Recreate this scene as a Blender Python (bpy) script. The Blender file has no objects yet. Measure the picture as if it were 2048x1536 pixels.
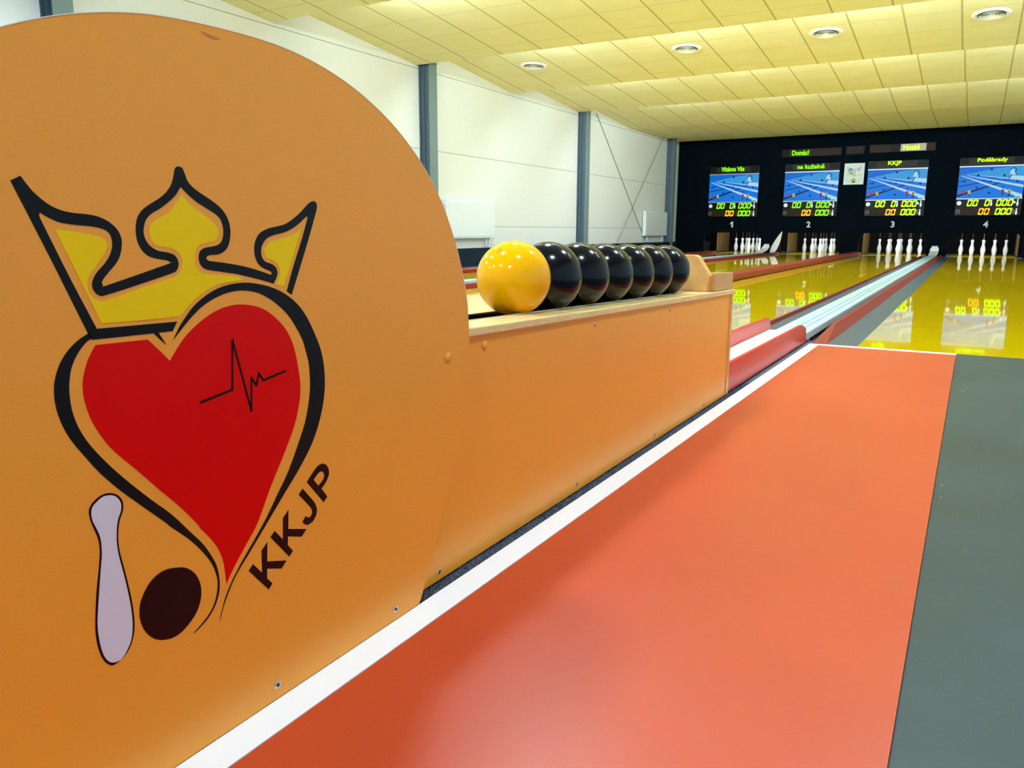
import bpy, bmesh, math, random
from mathutils import Vector, Matrix
from mathutils.geometry import tessellate_polygon

random.seed(7)
SC = bpy.context.scene
COL = SC.collection
PI = math.pi

# ---------------------------------------------------------------- camera, world, exposure
def make_camera():
    cd = bpy.data.cameras.new('camera')
    cd.sensor_width = 36.0
    cd.lens = 1568.98571 * 36.0 / 2048.0
    cd.clip_start = 0.02
    cd.clip_end = 100
    cam = bpy.data.objects.new('camera', cd)
    COL.objects.link(cam)
    yaw, pit, rol = 0.525629982, 0.193424764, 0.00370131693
    fw = Vector((-math.sin(yaw) * math.cos(pit), math.cos(yaw) * math.cos(pit), -math.sin(pit)))
    r = fw.cross(Vector((0, 0, 1))).normalized()
    u = r.cross(fw)
    c, s = math.cos(rol), math.sin(rol)
    R = r * c + u * s
    U = u * c - r * s
    M = Matrix(((R.x, U.x, -fw.x, 0), (R.y, U.y, -fw.y, 0), (R.z, U.z, -fw.z, 0.598), (0, 0, 0, 1)))
    cam.matrix_world = M
    SC.camera = cam
make_camera()

world = bpy.data.worlds.new('world')
SC.world = world
world.use_nodes = True
world.node_tree.nodes['Background'].inputs[0].default_value = (0.9, 0.95, 1.0, 1)
world.node_tree.nodes['Background'].inputs[1].default_value = 0.05

SC.view_settings.view_transform = 'Standard'
SC.view_settings.look = 'None'
SC.view_settings.gamma = 1
SC.view_settings.use_curve_mapping = False
SC.view_settings.exposure = 0.30
SC.cycles.max_bounces = 8
SC.cycles.diffuse_bounces = 5
SC.cycles.glossy_bounces = 4
SC.cycles.sample_clamp_indirect = 6
SC.cycles.use_denoising = True
SC.cycles.use_adaptive_sampling = False

DOWNLIGHT_POWER = 128.0     # emission of the round lamps over the approach
RAMP_POWER = 300.0          # emission of the long lamps in the ceiling steps
PIT_POWER = 190.0           # emission of the tube over the pins
COOL = (0.83, 1.0, 1.12)

# ---------------------------------------------------------------- measures of the hall
LANE_X = [-5.79, -3.795, -1.80, 0.195]
HALF = 0.68
FOUL_Y = 4.47
WALL_Y = 22.0
WALL_L = -7.4
WALL_R = 1.9
BACK_Y = -4.0
GAP_X = [0.0, -3.995]      # ball returns between lanes 3/4 and 1/2: shift in x
# ceiling profile (y, z); odd points are the low edges, even points the folds
CEIL = [(4.30, 2.90), (4.30, 2.96), (4.95, 3.20), (7.09, 2.985), (7.09, 3.04), (7.72, 3.20), (9.90, 2.987), (9.90, 3.047), (10.56, 3.21),
        (12.72, 2.997), (12.72, 3.047), (13.40, 3.19), (15.50, 3.017), (15.50, 3.062), (16.20, 3.165), (18.40, 3.00), (WALL_Y, 3.035)]
LAMP_EDGES = [(4.30, 2.90), (7.09, 2.985), (9.90, 2.987), (12.72, 2.997), (15.50, 3.017)]

# ---------------------------------------------------------------- helpers
def lin(c):
    return tuple(((v / 12.92) if v <= 0.04045 else ((v + 0.055) / 1.055) ** 2.4) for v in [x / 255.0 for x in c])

def P(name, rgb, rough=0.5, metal=0.0, spec=0.5, coat=0.0, coat_rough=0.05, emis=None, estr=0.0, bump=None, srgb=True):
    m = bpy.data.materials.new(name)
    m.use_nodes = True
    nt = m.node_tree
    b = nt.nodes['Principled BSDF']
    c = lin(rgb) if srgb else rgb
    b.inputs['Base Color'].default_value = (*c, 1)
    b.inputs['Roughness'].default_value = rough
    b.inputs['Metallic'].default_value = metal
    b.inputs['Specular IOR Level'].default_value = spec
    b.inputs['Coat Weight'].default_value = coat
    b.inputs['Coat Roughness'].default_value = coat_rough
    if emis:
        b.inputs['Emission Color'].default_value = (*emis, 1)
        b.inputs['Emission Strength'].default_value = estr
    if bump:
        sc, st = bump
        tc = nt.nodes.new('ShaderNodeNewGeometry')
        n = nt.nodes.new('ShaderNodeTexNoise'); n.inputs['Scale'].default_value = sc; n.inputs['Detail'].default_value = 3
        bu = nt.nodes.new('ShaderNodeBump'); bu.inputs['Strength'].default_value = st; bu.inputs['Distance'].default_value = 0.002
        nt.links.new(tc.outputs['Position'], n.inputs['Vector'])
        nt.links.new(n.outputs['Fac'], bu.inputs['Height'])
        nt.links.new(bu.outputs['Normal'], b.inputs['Normal'])
    return m

def mixcol(nt, a, b, fac):
    mx = nt.nodes.new('ShaderNodeMix'); mx.data_type = 'RGBA'
    mx.inputs['A'].default_value = (*a, 1) if not hasattr(a, 'node') else (0, 0, 0, 1)
    if hasattr(a, 'node'): nt.links.new(a, mx.inputs['A'])
    mx.inputs['B'].default_value = (*b, 1) if not hasattr(b, 'node') else (0, 0, 0, 1)
    if hasattr(b, 'node'): nt.links.new(b, mx.inputs['B'])
    nt.links.new(fac, mx.inputs['Factor'])
    return mx.outputs['Result']

def noise_node(nt, scale, detail=3, vecscale=None, rough=0.5):
    g = nt.nodes.new('ShaderNodeNewGeometry')
    n = nt.nodes.new('ShaderNodeTexNoise'); n.inputs['Scale'].default_value = scale
    n.inputs['Detail'].default_value = detail; n.inputs['Roughness'].default_value = rough
    if vecscale:
        mp = nt.nodes.new('ShaderNodeMapping'); mp.inputs['Scale'].default_value = vecscale
        nt.links.new(g.outputs['Position'], mp.inputs['Vector']); nt.links.new(mp.outputs['Vector'], n.inputs['Vector'])
    else:
        nt.links.new(g.outputs['Position'], n.inputs['Vector'])
    return n.outputs['Fac']

def ramp(nt, fac, p0, p1):
    r = nt.nodes.new('ShaderNodeMapRange')
    r.inputs['From Min'].default_value = p0; r.inputs['From Max'].default_value = p1
    nt.links.new(fac, r.inputs['Value'])
    return r.outputs['Result']

def mesh_obj(name, verts, faces, mat=None, parent=None, smooth=False, mats=None, fmat=None):
    me = bpy.data.meshes.new(name)
    me.from_pydata([tuple(v) for v in verts], [], faces)
    if mats:
        for m in mats: me.materials.append(m)
        for p, k in zip(me.polygons, fmat): p.material_index = k
    elif mat: me.materials.append(mat)
    bm = bmesh.new(); bm.from_mesh(me)
    bmesh.ops.recalc_face_normals(bm, faces=bm.faces)
    bm.to_mesh(me); bm.free()
    if smooth:
        for p in me.polygons: p.use_smooth = True
    o = bpy.data.objects.new(name, me)
    COL.objects.link(o)
    if parent is not None: o.parent = parent
    return o

class MB:
    """collects simple shapes into one mesh"""
    def __init__(s): s.v = []; s.f = []
    def add(s, v, f):
        n = len(s.v); s.v += [tuple(q) for q in v]; s.f += [tuple(i + n for i in g) for g in f]; return s
    def box(s, x0, x1, y0, y1, z0, z1):
        return s.add([(x0, y0, z0), (x1, y0, z0), (x1, y1, z0), (x0, y1, z0), (x0, y0, z1), (x1, y0, z1), (x1, y1, z1), (x0, y1, z1)],
                     [(0, 3, 2, 1), (4, 5, 6, 7), (0, 1, 5, 4), (1, 2, 6, 5), (2, 3, 7, 6), (3, 0, 4, 7)])
    def prism(s, pts, axis, a, b, holes=()):
        """extrude a 2D outline along axis ('x': pts are (y,z); 'y': (x,z); 'z': (x,y))"""
        def p3(p, t):
            return (t, p[0], p[1]) if axis == 'x' else ((p[0], t, p[1]) if axis == 'y' else (p[0], p[1], t))
        loops = [list(pts)] + [list(h) for h in holes]
        flat = [q for l in loops for q in l]
        tris = tessellate_polygon([[Vector((q[0], q[1], 0)) for q in l] for l in loops])
        n = len(flat)
        v = [p3(q, a) for q in flat] + [p3(q, b) for q in flat]
        f = [tuple(t) for t in tris] + [tuple(i + n for i in reversed(t)) for t in tris]
        k = 0
        for l in loops:
            m = len(l)
            for i in range(m):
                j = (i + 1) % m
                f.append((k + i, k + j, k + j + n, k + i + n))
            k += m
        return s.add(v, f)
    def cyl(s, p0, p1, r, n=16, r1=None):
        p0 = Vector(p0); p1 = Vector(p1); d = (p1 - p0).normalized()
        a = d.cross(Vector((0, 0, 1)) if abs(d.z) < .9 else Vector((1, 0, 0))).normalized(); b = d.cross(a)
        r1 = r if r1 is None else r1
        v = [p0 + (a * math.cos(2 * PI * i / n) + b * math.sin(2 * PI * i / n)) * r for i in range(n)]
        v += [p1 + (a * math.cos(2 * PI * i / n) + b * math.sin(2 * PI * i / n)) * r1 for i in range(n)]
        f = [tuple(range(n)), tuple(range(2 * n - 1, n - 1, -1))] + [(i, (i + 1) % n, n + (i + 1) % n, n + i) for i in range(n)]
        return s.add(v, f)
    def tube(s, pts, r, n=8):
        pts = [Vector(p) for p in pts]
        rings = []
        up = None
        for i, p in enumerate(pts):
            d = (pts[min(i + 1, len(pts) - 1)] - pts[max(i - 1, 0)]).normalized()
            if up is None:
                up = d.cross(Vector((0.3, 0.5, 0.8))).normalized()
            up = (up - d * up.dot(d)).normalized(); w = d.cross(up)
            rings.append([p + (up * math.cos(2 * PI * k / n) + w * math.sin(2 * PI * k / n)) * r for k in range(n)])
        v = [q for g in rings for q in g]; f = []
        for i in range(len(rings) - 1):
            for k in range(n):
                f.append((i * n + k, i * n + (k + 1) % n, (i + 1) * n + (k + 1) % n, (i + 1) * n + k))
        f.append(tuple(range(n))); f.append(tuple((len(rings) - 1) * n + k for k in range(n - 1, -1, -1)))
        return s.add(v, f)
    def lathe(s, prof, c=(0, 0, 0), n=32, closed=False):
        v = []; f = []
        for (r, z) in prof:
            for k in range(n):
                t = 2 * PI * k / n
                v.append((c[0] + r * math.cos(t), c[1] + r * math.sin(t), c[2] + z))
        m = len(prof)
        for i in range(m if closed else m - 1):
            j = (i + 1) % m
            for k in range(n):
                f.append((i * n + k, i * n + (k + 1) % n, j * n + (k + 1) % n, j * n + k))
        if not closed:
            f.append(tuple(range(n - 1, -1, -1))); f.append(tuple((m - 1) * n + k for k in range(n)))
        return s.add(v, f)
    def obj(s, name, mat, parent=None, smooth=False, bevel=0.0):
        o = mesh_obj(name, s.v, s.f, mat, parent, smooth)
        if bevel:
            b = o.modifiers.new('bevel', 'BEVEL'); b.width = bevel; b.segments = 2; b.limit_method = 'ANGLE'; b.angle_limit = math.radians(40)
        return o

def smooth_by_angle(o, deg=40):
    me = o.data
    for p in me.polygons: p.use_smooth = True
    bm = bmesh.new(); bm.from_mesh(me)
    for e in bm.edges:
        if len(e.link_faces) == 2 and e.calc_face_angle(0) > math.radians(deg): e.smooth = False
    bm.to_mesh(me); bm.free()
    return o

def tag(o, label=None, cat=None, group=None, kind=None):
    if label: o['label'] = label
    if cat: o['category'] = cat
    if group: o['group'] = group
    if kind: o['kind'] = kind
    return o

def empty(name, loc=(0, 0, 0)):
    o = bpy.data.objects.new(name, None); o.location = loc; o.empty_display_size = 0.05
    COL.objects.link(o); return o

def place(o, parent, base):
    """parent o (built in world coordinates) under an Empty standing at base"""
    o.parent = parent; o.location = (-base[0], -base[1], -base[2]); return o

def copy_tree(o, parent=None):
    c = o.copy(); COL.objects.link(c)
    if parent is not None: c.parent = parent
    for ch in list(o.children): copy_tree(ch, c)
    return c

def smooth_path(pts, sub=3, sharp=38, closed=True):
    """Catmull-Rom through the points, corners sharper than `sharp` degrees stay corners"""
    n = len(pts); V = [Vector((p[0], p[1])) for p in pts]
    def corner(i):
        if not closed and (i == 0 or i == n - 1): return True
        a = V[i] - V[i - 1]; b = V[(i + 1) % n] - V[i]
        if a.length < 1e-9 or b.length < 1e-9: return True
        return a.angle(b) > math.radians(sharp)
    cs = [corner(i) for i in range(n)]
    out = []
    for i in range(n if closed else n - 1):
        p1, p2 = V[i], V[(i + 1) % n]
        p0 = p1 - (p2 - p1) if cs[i] else V[i - 1]
        p3 = p2 + (p2 - p1) if cs[(i + 1) % n] else V[(i + 2) % n]
        for k in range(sub):
            t = k / sub
            q = 0.5 * ((2 * p1) + (p2 - p0) * t + (2 * p0 - 5 * p1 + 4 * p2 - p3) * t * t + (3 * p1 - p0 - 3 * p2 + p3) * t ** 3)
            out.append((q.x, q.y))
    if not closed: out.append((V[-1].x, V[-1].y))
    return out

def stroke(pts, w):
    """outline of a polyline of width w with round-ish ends"""
    V = [Vector(p) for p in pts]; L = []; R = []
    for i, p in enumerate(V):
        if i == 0: d = (V[1] - V[0]).normalized(); nrm = Vector((-d.y, d.x)); k = 1
        elif i == len(V) - 1: d = (V[-1] - V[-2]).normalized(); nrm = Vector((-d.y, d.x)); k = 1
        else:
            d1 = (V[i] - V[i - 1]).normalized(); d2 = (V[i + 1] - V[i]).normalized()
            n1 = Vector((-d1.y, d1.x)); n2 = Vector((-d2.y, d2.x))
            nrm = (n1 + n2).normalized(); k = min(1.6, 1 / max(.3, nrm.dot(n1)))
        L.append(p + nrm * w / 2 * k); R.append(p - nrm * w / 2 * k)
    return [tuple(q) for q in L] + [tuple(q) for q in reversed(R)]

FONT = None
def text_mesh(name, txt, mat, parent, x, z, y, width=None, height=0.1, depth=0.004, bold=0.0, shear=0.0, align='CENTER'):
    """flat lettering standing in the xz plane, facing -y"""
    def glyphs(b):
        c = bpy.data.curves.new('g', 'FONT'); c.body = b; c.offset = bold
        t = bpy.data.objects.new('g', c); COL.objects.link(t); bpy.context.view_layer.update()
        m = bpy.data.meshes.new_from_object(t); q = [v.co.x for v in m.vertices]
        bpy.data.objects.remove(t); bpy.data.curves.remove(c); bpy.data.meshes.remove(m)
        return min(q), max(q)
    carons = []
    for k, ch in enumerate(txt):
        if ch == '\u011b':
            plain = txt.replace('\u011b', 'e')
            a = glyphs(plain[:k])[1]; b = glyphs(plain[:k + 1])[1]
            carons.append((a + b) / 2 + .02)
    txt = txt.replace('\u011b', 'e')
    cu = bpy.data.curves.new(name, 'FONT'); cu.body = txt; cu.extrude = 0; cu.offset = bold; cu.shear = shear
    cu.resolution_u = 4
    t = bpy.data.objects.new(name + '_c', cu); COL.objects.link(t)
    bpy.context.view_layer.update()
    me = bpy.data.meshes.new_from_object(t)
    bpy.data.objects.remove(t); bpy.data.curves.remove(cu)
    if carons:
        bm = bmesh.new(); bm.from_mesh(me)
        for c in carons:
            for sg in (-1, 1):
                q = [(c, .56), (c, .66), (c + sg * .15, .76), (c + sg * .15, .67)]
                bm.faces.new([bm.verts.new((a, b, 0)) for a, b in (q if sg > 0 else q[::-1])])
        bm.to_mesh(me); bm.free()
    xs = [v.co.x for v in me.vertices]; ys = [v.co.y for v in me.vertices]
    x0, x1, y0, y1 = min(xs), max(xs), min(ys), max(ys)
    sy = height / (y1 - y0); sx = (width / (x1 - x0)) if width else sy
    bm = bmesh.new(); bm.from_mesh(me)
    for v in bm.verts:
        v.co = Vector((x + (v.co.x - (x0 + x1) / 2) * sx, y, z + (v.co.y - y0) * sy))
    r = bmesh.ops.extrude_face_region(bm, geom=bm.faces[:])
    bmesh.ops.translate(bm, vec=(0, depth, 0), verts=[g for g in r['geom'] if isinstance(g, bmesh.types.BMVert)])
    bmesh.ops.recalc_face_normals(bm, faces=bm.faces)
    bm.to_mesh(me); bm.free()
    me.name = name; me.materials.clear(); me.materials.append(mat)
    o = bpy.data.objects.new(name, me); COL.objects.link(o)
    if parent is not None: o.parent = parent
    return o

# ---------------------------------------------------------------- outlines on the round panel, (y, z) in 0.1 mm
TR = {
 'panel': [(3914,7743),(4081,7795),(4276,7847),(4598,7916),(4966,7978),(5381,8036),(5743,8070),(6167,8097),(6557,8103),(6935,8091),(7269,8057),(7614,7994),(7946,7913),(8222,7829),(8550,7714),(8950,7513),(9243,7351),(9574,7105),(9931,6818),(10170,6527),(10420,6178),(10614,5813),(10738,5507),(10856,5174),(10922,4978),(11008,4566),(11019,4167),(10999,3819),(10948,3439),(10865,3020),(10729,2515),(10608,2162),(10391,1742),(10170,1335),(9847,754),(9607,243),(9468,13)],
 'crown_outline': [(3843,6386),(3931,6430),(3970,6372),(4021,6304),(4086,6242),(4164,6185),(4259,6145),(4371,6123),(4502,6114),(4607,6094),(4700,6053),(4778,5989),(4820,5911),(4824,5832),(4795,5727),(4744,5649),(4665,5574),(4603,5511),(4578,5471),(4592,5445),(4631,5444),(5329,5627),(5348,5640),(5327,5658),(5244,5674),(5136,5698),(5063,5741),(5010,5816),(4988,5897),(4989,5990),(5013,6083),(5074,6164),(5171,6227),(5286,6291),(5372,6356),(5435,6434),(5466,6511),(5486,6580),(5508,6609),(5539,6618),(5583,6607),(5610,6540),(5638,6472),(5708,6405),(5824,6339),(5960,6265),(6063,6187),(6130,6085),(6152,5965),(6129,5845),(6085,5770),(6025,5727),(5950,5706),(5858,5704),(5812,5690),(5802,5670),(5835,5642),(5998,5619),(6204,5585),(6378,5548),(6558,5498),(6660,5465),(6701,5450),(6724,5462),(6715,5487),(6663,5508),(6582,5540),(6514,5598),(6479,5685),(6482,5795),(6514,5872),(6581,5942),(6698,5990),(6828,6014),(6960,6039),(7074,6089),(7216,6173),(7338,6266),(7411,6315),(7479,6332),(7521,6308),(7527,6255),(7471,6119),(7332,5816),(7170,5484),(7024,5190),(6944,5237),(7070,5522),(7242,5867),(7338,6084),(7359,6126),(7342,6142),(7293,6113),(7184,6041),(7044,5975),(6931,5942),(6799,5918),(6691,5887),(6624,5832),(6582,5762),(6581,5675),(6629,5610),(6732,5575),(6793,5532),(6815,5474),(6796,5418),(6741,5343),(6550,5398),(6370,5443),(6196,5483),(5989,5517),(5809,5546),(5741,5579),(5710,5632),(5707,5697),(5729,5748),(5784,5779),(5866,5792),(5958,5807),(6016,5843),(6046,5906),(6053,5995),(6027,6083),(5968,6141),(5847,6204),(5730,6265),(5634,6332),(5587,6372),(5544,6414),(5521,6383),(5475,6326),(5396,6261),(5276,6183),(5178,6133),(5110,6071),(5077,5991),(5073,5923),(5097,5856),(5146,5801),(5221,5762),(5331,5742),(5410,5712),(5446,5654),(5444,5598),(5412,5549),(5343,5524),(4942,5426),(4600,5350),(4558,5348),(4519,5366),(4489,5407),(4480,5459),(4500,5516),(4547,5579),(4616,5641),(4680,5717),(4716,5794),(4725,5859),(4714,5918),(4677,5963),(4610,5988),(4517,6004),(4386,6015),(4247,6033),(4175,6059),(4106,6094),(4068,6120),(4056,6111),(4058,6081),(4094,5986),(4281,5515),(4485,5037),(4903,5029),(5377,5020),(5313,4925),(4848,4930),(4426,4938),(4387,5018),(4142,5645)],
 'crown_fill': [(4182,5974),(4379,5950),(4562,5915),(4622,5899),(4660,5866),(4669,5821),(4642,5757),(4579,5681),(4501,5593),(4454,5531),(4435,5468),(4441,5403),(4475,5336),(4526,5303),(4581,5296),(4711,5320),(5094,5418),(5372,5480),(5426,5513),(5466,5547),(5490,5610),(5491,5681),(5455,5739),(5385,5783),(5289,5801),(5225,5810),(5173,5841),(5143,5896),(5138,5964),(5147,6004),(5185,6045),(5284,6101),(5384,6147),(5457,6222),(5512,6286),(5551,6343),(5580,6295),(5642,6234),(5772,6152),(5890,6082),(5966,6009),(5988,5950),(5974,5891),(5926,5855),(5834,5836),(5744,5820),(5688,5777),(5660,5720),(5654,5633),(5677,5560),(5735,5514),(5840,5491),(6042,5473),(6193,5450),(6299,5423),(6268,5413),(6150,5400),(5997,5389),(5884,5365),(5753,5313),(5605,5227),(5512,5154),(5429,5081),(5172,5070),(4538,5084),(4350,5555)],
 'crown_fill2': [(7231,5987),(7155,5942),(7039,5898),(6882,5867),(6751,5842),(6685,5808),(6636,5761),(6625,5706),(6653,5657),(6735,5623),(6797,5589),(6841,5530),(6854,5464),(6827,5392),(6779,5334),(6897,5301),(7013,5524),(7119,5752)],
 'heart': [(4455,4883),(4732,4877),(5013,4871),(5124,4757),(5250,4616),(5394,4785),(5487,4870),(5616,4960),(5766,5043),(5918,5101),(6090,5133),(6246,5133),(6425,5103),(6587,5041),(6750,4928),(6895,4780),(6996,4599),(7057,4373),(7095,4054),(7058,3808),(6963,3554),(6820,3314),(6653,3065),(6489,2820),(6273,2462),(6088,2263),(5931,2095),(5820,1965),(5766,1883),(5758,1989),(5746,2148),(5712,2280),(5660,2399),(5576,2529),(5443,2706),(5463,2697),(5253,2976),(5002,3264),(4751,3562),(4544,3797),(4434,3961),(4346,4146),(4302,4303),(4286,4438),(4297,4567),(4344,4705),(4399,4806)],
 'heart_outline_left': [(4405,5007),(4281,4943),(4171,4851),(4089,4742),(4033,4610),(4014,4501),(4014,4373),(4045,4210),(4112,4035),(4224,3846),(4369,3626),(4567,3383),(4812,3123),(5056,2869),(5078,2837),(5301,2610),(5447,2428),(5546,2275),(5610,2134),(5644,1968),(5622,1823),(5563,1695),(5469,1600),(5351,1527),(5270,1488),(5279,1483),(5365,1515),(5487,1583),(5581,1678),(5638,1782),(5667,1890),(5668,2026),(5642,2172),(5570,2333),(5472,2501),(5325,2690),(5169,2893),(5046,3033),(4889,3195),(4672,3436),(4483,3665),(4307,3915),(4208,4116),(4162,4301),(4156,4476),(4173,4602),(4206,4711),(4268,4816),(4350,4906),(4427,4957)],
 'heart_outline_right': [(5309,4828),(5392,4953),(5487,5061),(5600,5169),(5749,5261),(5918,5333),(6110,5372),(6305,5379),(6505,5353),(6712,5300),(6924,5205),(7119,5064),(7272,4879),(7403,4638),(7467,4470),(7427,4608),(7508,4363),(7535,4120),(7522,3901),(7466,3670),(7353,3410),(7203,3182),(6985,2946),(6760,2737),(6516,2506),(6280,2282),(6075,2092),(5942,1969),(5852,1865),(5761,1729),(5691,1603),(5634,1464),(5649,1526),(5675,1593),(5742,1737),(5833,1873),(5944,2003),(6079,2144),(6262,2324),(6427,2499),(6623,2741),(6823,2990),(7055,3376),(7162,3591),(7248,3890),(7268,4123),(7251,4359),(7186,4579),(7250,4346),(7202,4539),(7098,4741),(6951,4943),(6783,5091),(6619,5193),(6457,5260),(6259,5292),(6064,5281),(5873,5230),(5704,5153),(5554,5047),(5424,4935)],
 'heart_notch': [(5087,4928),(5143,4929),(5185,4860),(5224,4794),(5167,4844)],
 'letter_a': [(6097,1916),(6170,1977),(6300,1814),(6314,2098),(6412,2177),(6392,1928),(6708,1821),(6616,1745),(6383,1835),(6373,1708),(6454,1611),(6389,1552)],
 'letter_b': [(6466,2221),(6540,2278),(6666,2120),(6685,2397),(6784,2479),(6764,2228),(7078,2121),(6986,2045),(6753,2132),(6740,2019),(6825,1910),(6755,1854)],
 'letter_c': [(6971,2623),(7046,2686),(7201,2494),(7259,2410),(7286,2325),(7261,2247),(7194,2183),(7118,2170),(7057,2191),(7011,2240),(7077,2301),(7112,2271),(7156,2262),(7188,2294),(7196,2335),(7158,2404)],
 'letter_d': [(7123,2751),(7249,2857),(7341,2916),(7418,2928),(7493,2890),(7534,2818),(7537,2740),(7480,2660),(7385,2586),(7488,2446),(7414,2385)],
 'letter_d_hole': [(7247,2748),(7334,2811),(7391,2827),(7436,2796),(7446,2746),(7417,2697),(7329,2642)],
 'pin_outline': [(4220,3259),(4235,3310),(4275,3354),(4342,3390),(4415,3400),(4485,3380),(4540,3338),(4572,3285),(4581,3224),(4568,3163),(4530,3087),(4507,3007),(4491,2880),(4496,2746),(4524,2571),(4560,2315),(4579,2109),(4581,1938),(4563,1822),(4516,1704),(4446,1630),(4382,1600),(4319,1582),(4276,1600),(4223,1665),(4183,1776),(4162,1921),(4163,2070),(4185,2252),(4218,2458),(4260,2659),(4289,2836),(4284,2968),(4253,3079),(4228,3172)],
 'pin_fill': [(4243,3252),(4263,3309),(4309,3344),(4369,3375),(4426,3375),(4490,3353),(4537,3303),(4557,3239),(4546,3170),(4508,3094),(4483,2986),(4471,2843),(4483,2691),(4515,2485),(4545,2245),(4558,2056),(4554,1904),(4524,1762),(4465,1667),(4406,1611),(4352,1603),(4307,1613),(4259,1654),(4217,1744),(4194,1876),(4186,2044),(4202,2200),(4239,2419),(4280,2651),(4307,2801),(4309,2959),(4281,3069),(4248,3165)],
 'ball_disc': [(5152,2328),(5253,2281),(5344,2188),(5398,2075),(5416,1960),(5396,1835),(5330,1713),(5212,1616),(5083,1560),(4961,1564),(4846,1608),(4754,1684),(4683,1796),(4647,1923),(4647,2032),(4677,2143),(4760,2263),(4865,2338),(5001,2363)],
 'heartbeat': [(5592,4102),(6031,4169),(6079,4738),(6289,3869),(6319,4265),(6386,4160),(6433,4297),(6498,4205),(6855,4262)],
 'stain': [(5933,8013),(6033,8003),(6122,7991),(6193,7985),(6107,7963),(5993,7975)],
}

# ---------------------------------------------------------------- materials
M = {}
def build_materials():
    # walls
    m = P('insulated_panel_white', (236, 240, 236), 0.45, spec=0.35); nt = m.node_tree; b = nt.nodes['Principled BSDF']
    g = nt.nodes.new('ShaderNodeNewGeometry'); sx = nt.nodes.new('ShaderNodeSeparateXYZ'); nt.links.new(g.outputs['Position'], sx.inputs[0])
    a = nt.nodes.new('ShaderNodeMath'); a.operation = 'ADD'; a.inputs[1].default_value = -0.655 + 1.143 * 4; nt.links.new(sx.outputs['Z'], a.inputs[0])
    mo = nt.nodes.new('ShaderNodeMath'); mo.operation = 'MODULO'; mo.inputs[1].default_value = 1.143; nt.links.new(a.outputs[0], mo.inputs[0])
    lt = nt.nodes.new('ShaderNodeMath'); lt.operation = 'LESS_THAN'; lt.inputs[1].default_value = 0.012; nt.links.new(mo.outputs[0], lt.inputs[0])
    nt.links.new(mixcol(nt, lin((236, 240, 236)), lin((176, 184, 176)), lt.outputs[0]), b.inputs['Base Color'])
    w = nt.nodes.new('ShaderNodeMath'); w.operation = 'SINE'; ml = nt.nodes.new('ShaderNodeMath'); ml.operation = 'MULTIPLY'; ml.inputs[1].default_value = 120
    nt.links.new(sx.outputs['Z'], ml.inputs[0]); nt.links.new(ml.outputs[0], w.inputs[0])
    bu = nt.nodes.new('ShaderNodeBump'); bu.inputs['Strength'].default_value = 0.12; bu.inputs['Distance'].default_value = 0.002
    nt.links.new(w.outputs[0], bu.inputs['Height']); nt.links.new(bu.outputs['Normal'], b.inputs['Normal'])
    M['wall'] = m
    M['wall_right'] = P('wall_right_paint', (178, 192, 208), 0.6)
    M['wall_plain'] = P('painted_wall', (222, 228, 232), 0.7)
    # ceiling tiles: thin joints between 0.6 m boards, uv in tiles
    m = P('ceiling_tiles', (232, 230, 205), 0.75, spec=0.2); nt = m.node_tree; b = nt.nodes['Principled BSDF']
    uv = nt.nodes.new('ShaderNodeUVMap'); sx = nt.nodes.new('ShaderNodeSeparateXYZ'); nt.links.new(uv.outputs[0], sx.inputs[0])
    def joint(out, w):
        fr = nt.nodes.new('ShaderNodeMath'); fr.operation = 'FRACT'; nt.links.new(out, fr.inputs[0])
        s1 = nt.nodes.new('ShaderNodeMath'); s1.operation = 'SUBTRACT'; s1.inputs[1].default_value = 0.5; nt.links.new(fr.outputs[0], s1.inputs[0])
        ab = nt.nodes.new('ShaderNodeMath'); ab.operation = 'ABSOLUTE'; nt.links.new(s1.outputs[0], ab.inputs[0])
        gt = nt.nodes.new('ShaderNodeMath'); gt.operation = 'GREATER_THAN'; gt.inputs[1].default_value = 0.5 - w; nt.links.new(ab.outputs[0], gt.inputs[0])
        return gt.outputs[0]
    jx = joint(sx.outputs[0], 0.018); jy = joint(sx.outputs[1], 0.012)
    n = noise_node(nt, 3.0, 4)
    base = mixcol(nt, lin(CEIL_A), lin(CEIL_B), ramp(nt, n, 0.3, 0.7))
    c1 = mixcol(nt, base, lin(CEIL_J), jx)
    c2 = mixcol(nt, c1, lin(CEIL_K), jy)
    nt.links.new(c2, b.inputs['Base Color'])
    M['ceiling'] = m
    # floors
    m = P('grey_rubber_floor', (88, 112, 108), 0.38, spec=0.45); nt = m.node_tree; b = nt.nodes['Principled BSDF']
    n1 = noise_node(nt, 2.2, 5); n2 = noise_node(nt, 420, 2); 
    base = mixcol(nt, lin((32, 52, 52)), lin((48, 68, 72)), ramp(nt, n1, 0.3, 0.7))
    c = mixcol(nt, base, lin((104, 124, 126)), ramp(nt, n2, 0.70, 0.78))
    n3 = noise_node(nt, 38, 2)
    c = mixcol(nt, c, lin((190, 200, 195)), ramp(nt, n3, 0.745, 0.77))
    nt.links.new(c, b.inputs['Base Color']); M['grey_floor'] = m
    m = P('orange_mat', (226, 92, 52), 0.34, spec=0.5); nt = m.node_tree; b = nt.nodes['Principled BSDF']
    n1 = noise_node(nt, 1.6, 4)
    c = mixcol(nt, lin(MAT_A), lin(MAT_B), ramp(nt, n1, 0.3, 0.75))
    n2 = noise_node(nt, 9, 5, (1.0, 9.0, 1.0))
    c = mixcol(nt, c, lin((236, 140, 110)), ramp(nt, n2, 0.78, 0.86))
    nt.links.new(c, b.inputs['Base Color'])
    nr = noise_node(nt, 500, 2); bu = nt.nodes.new('ShaderNodeBump'); bu.inputs['Strength'].default_value = 0.12; bu.inputs['Distance'].default_value = 0.001
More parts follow.
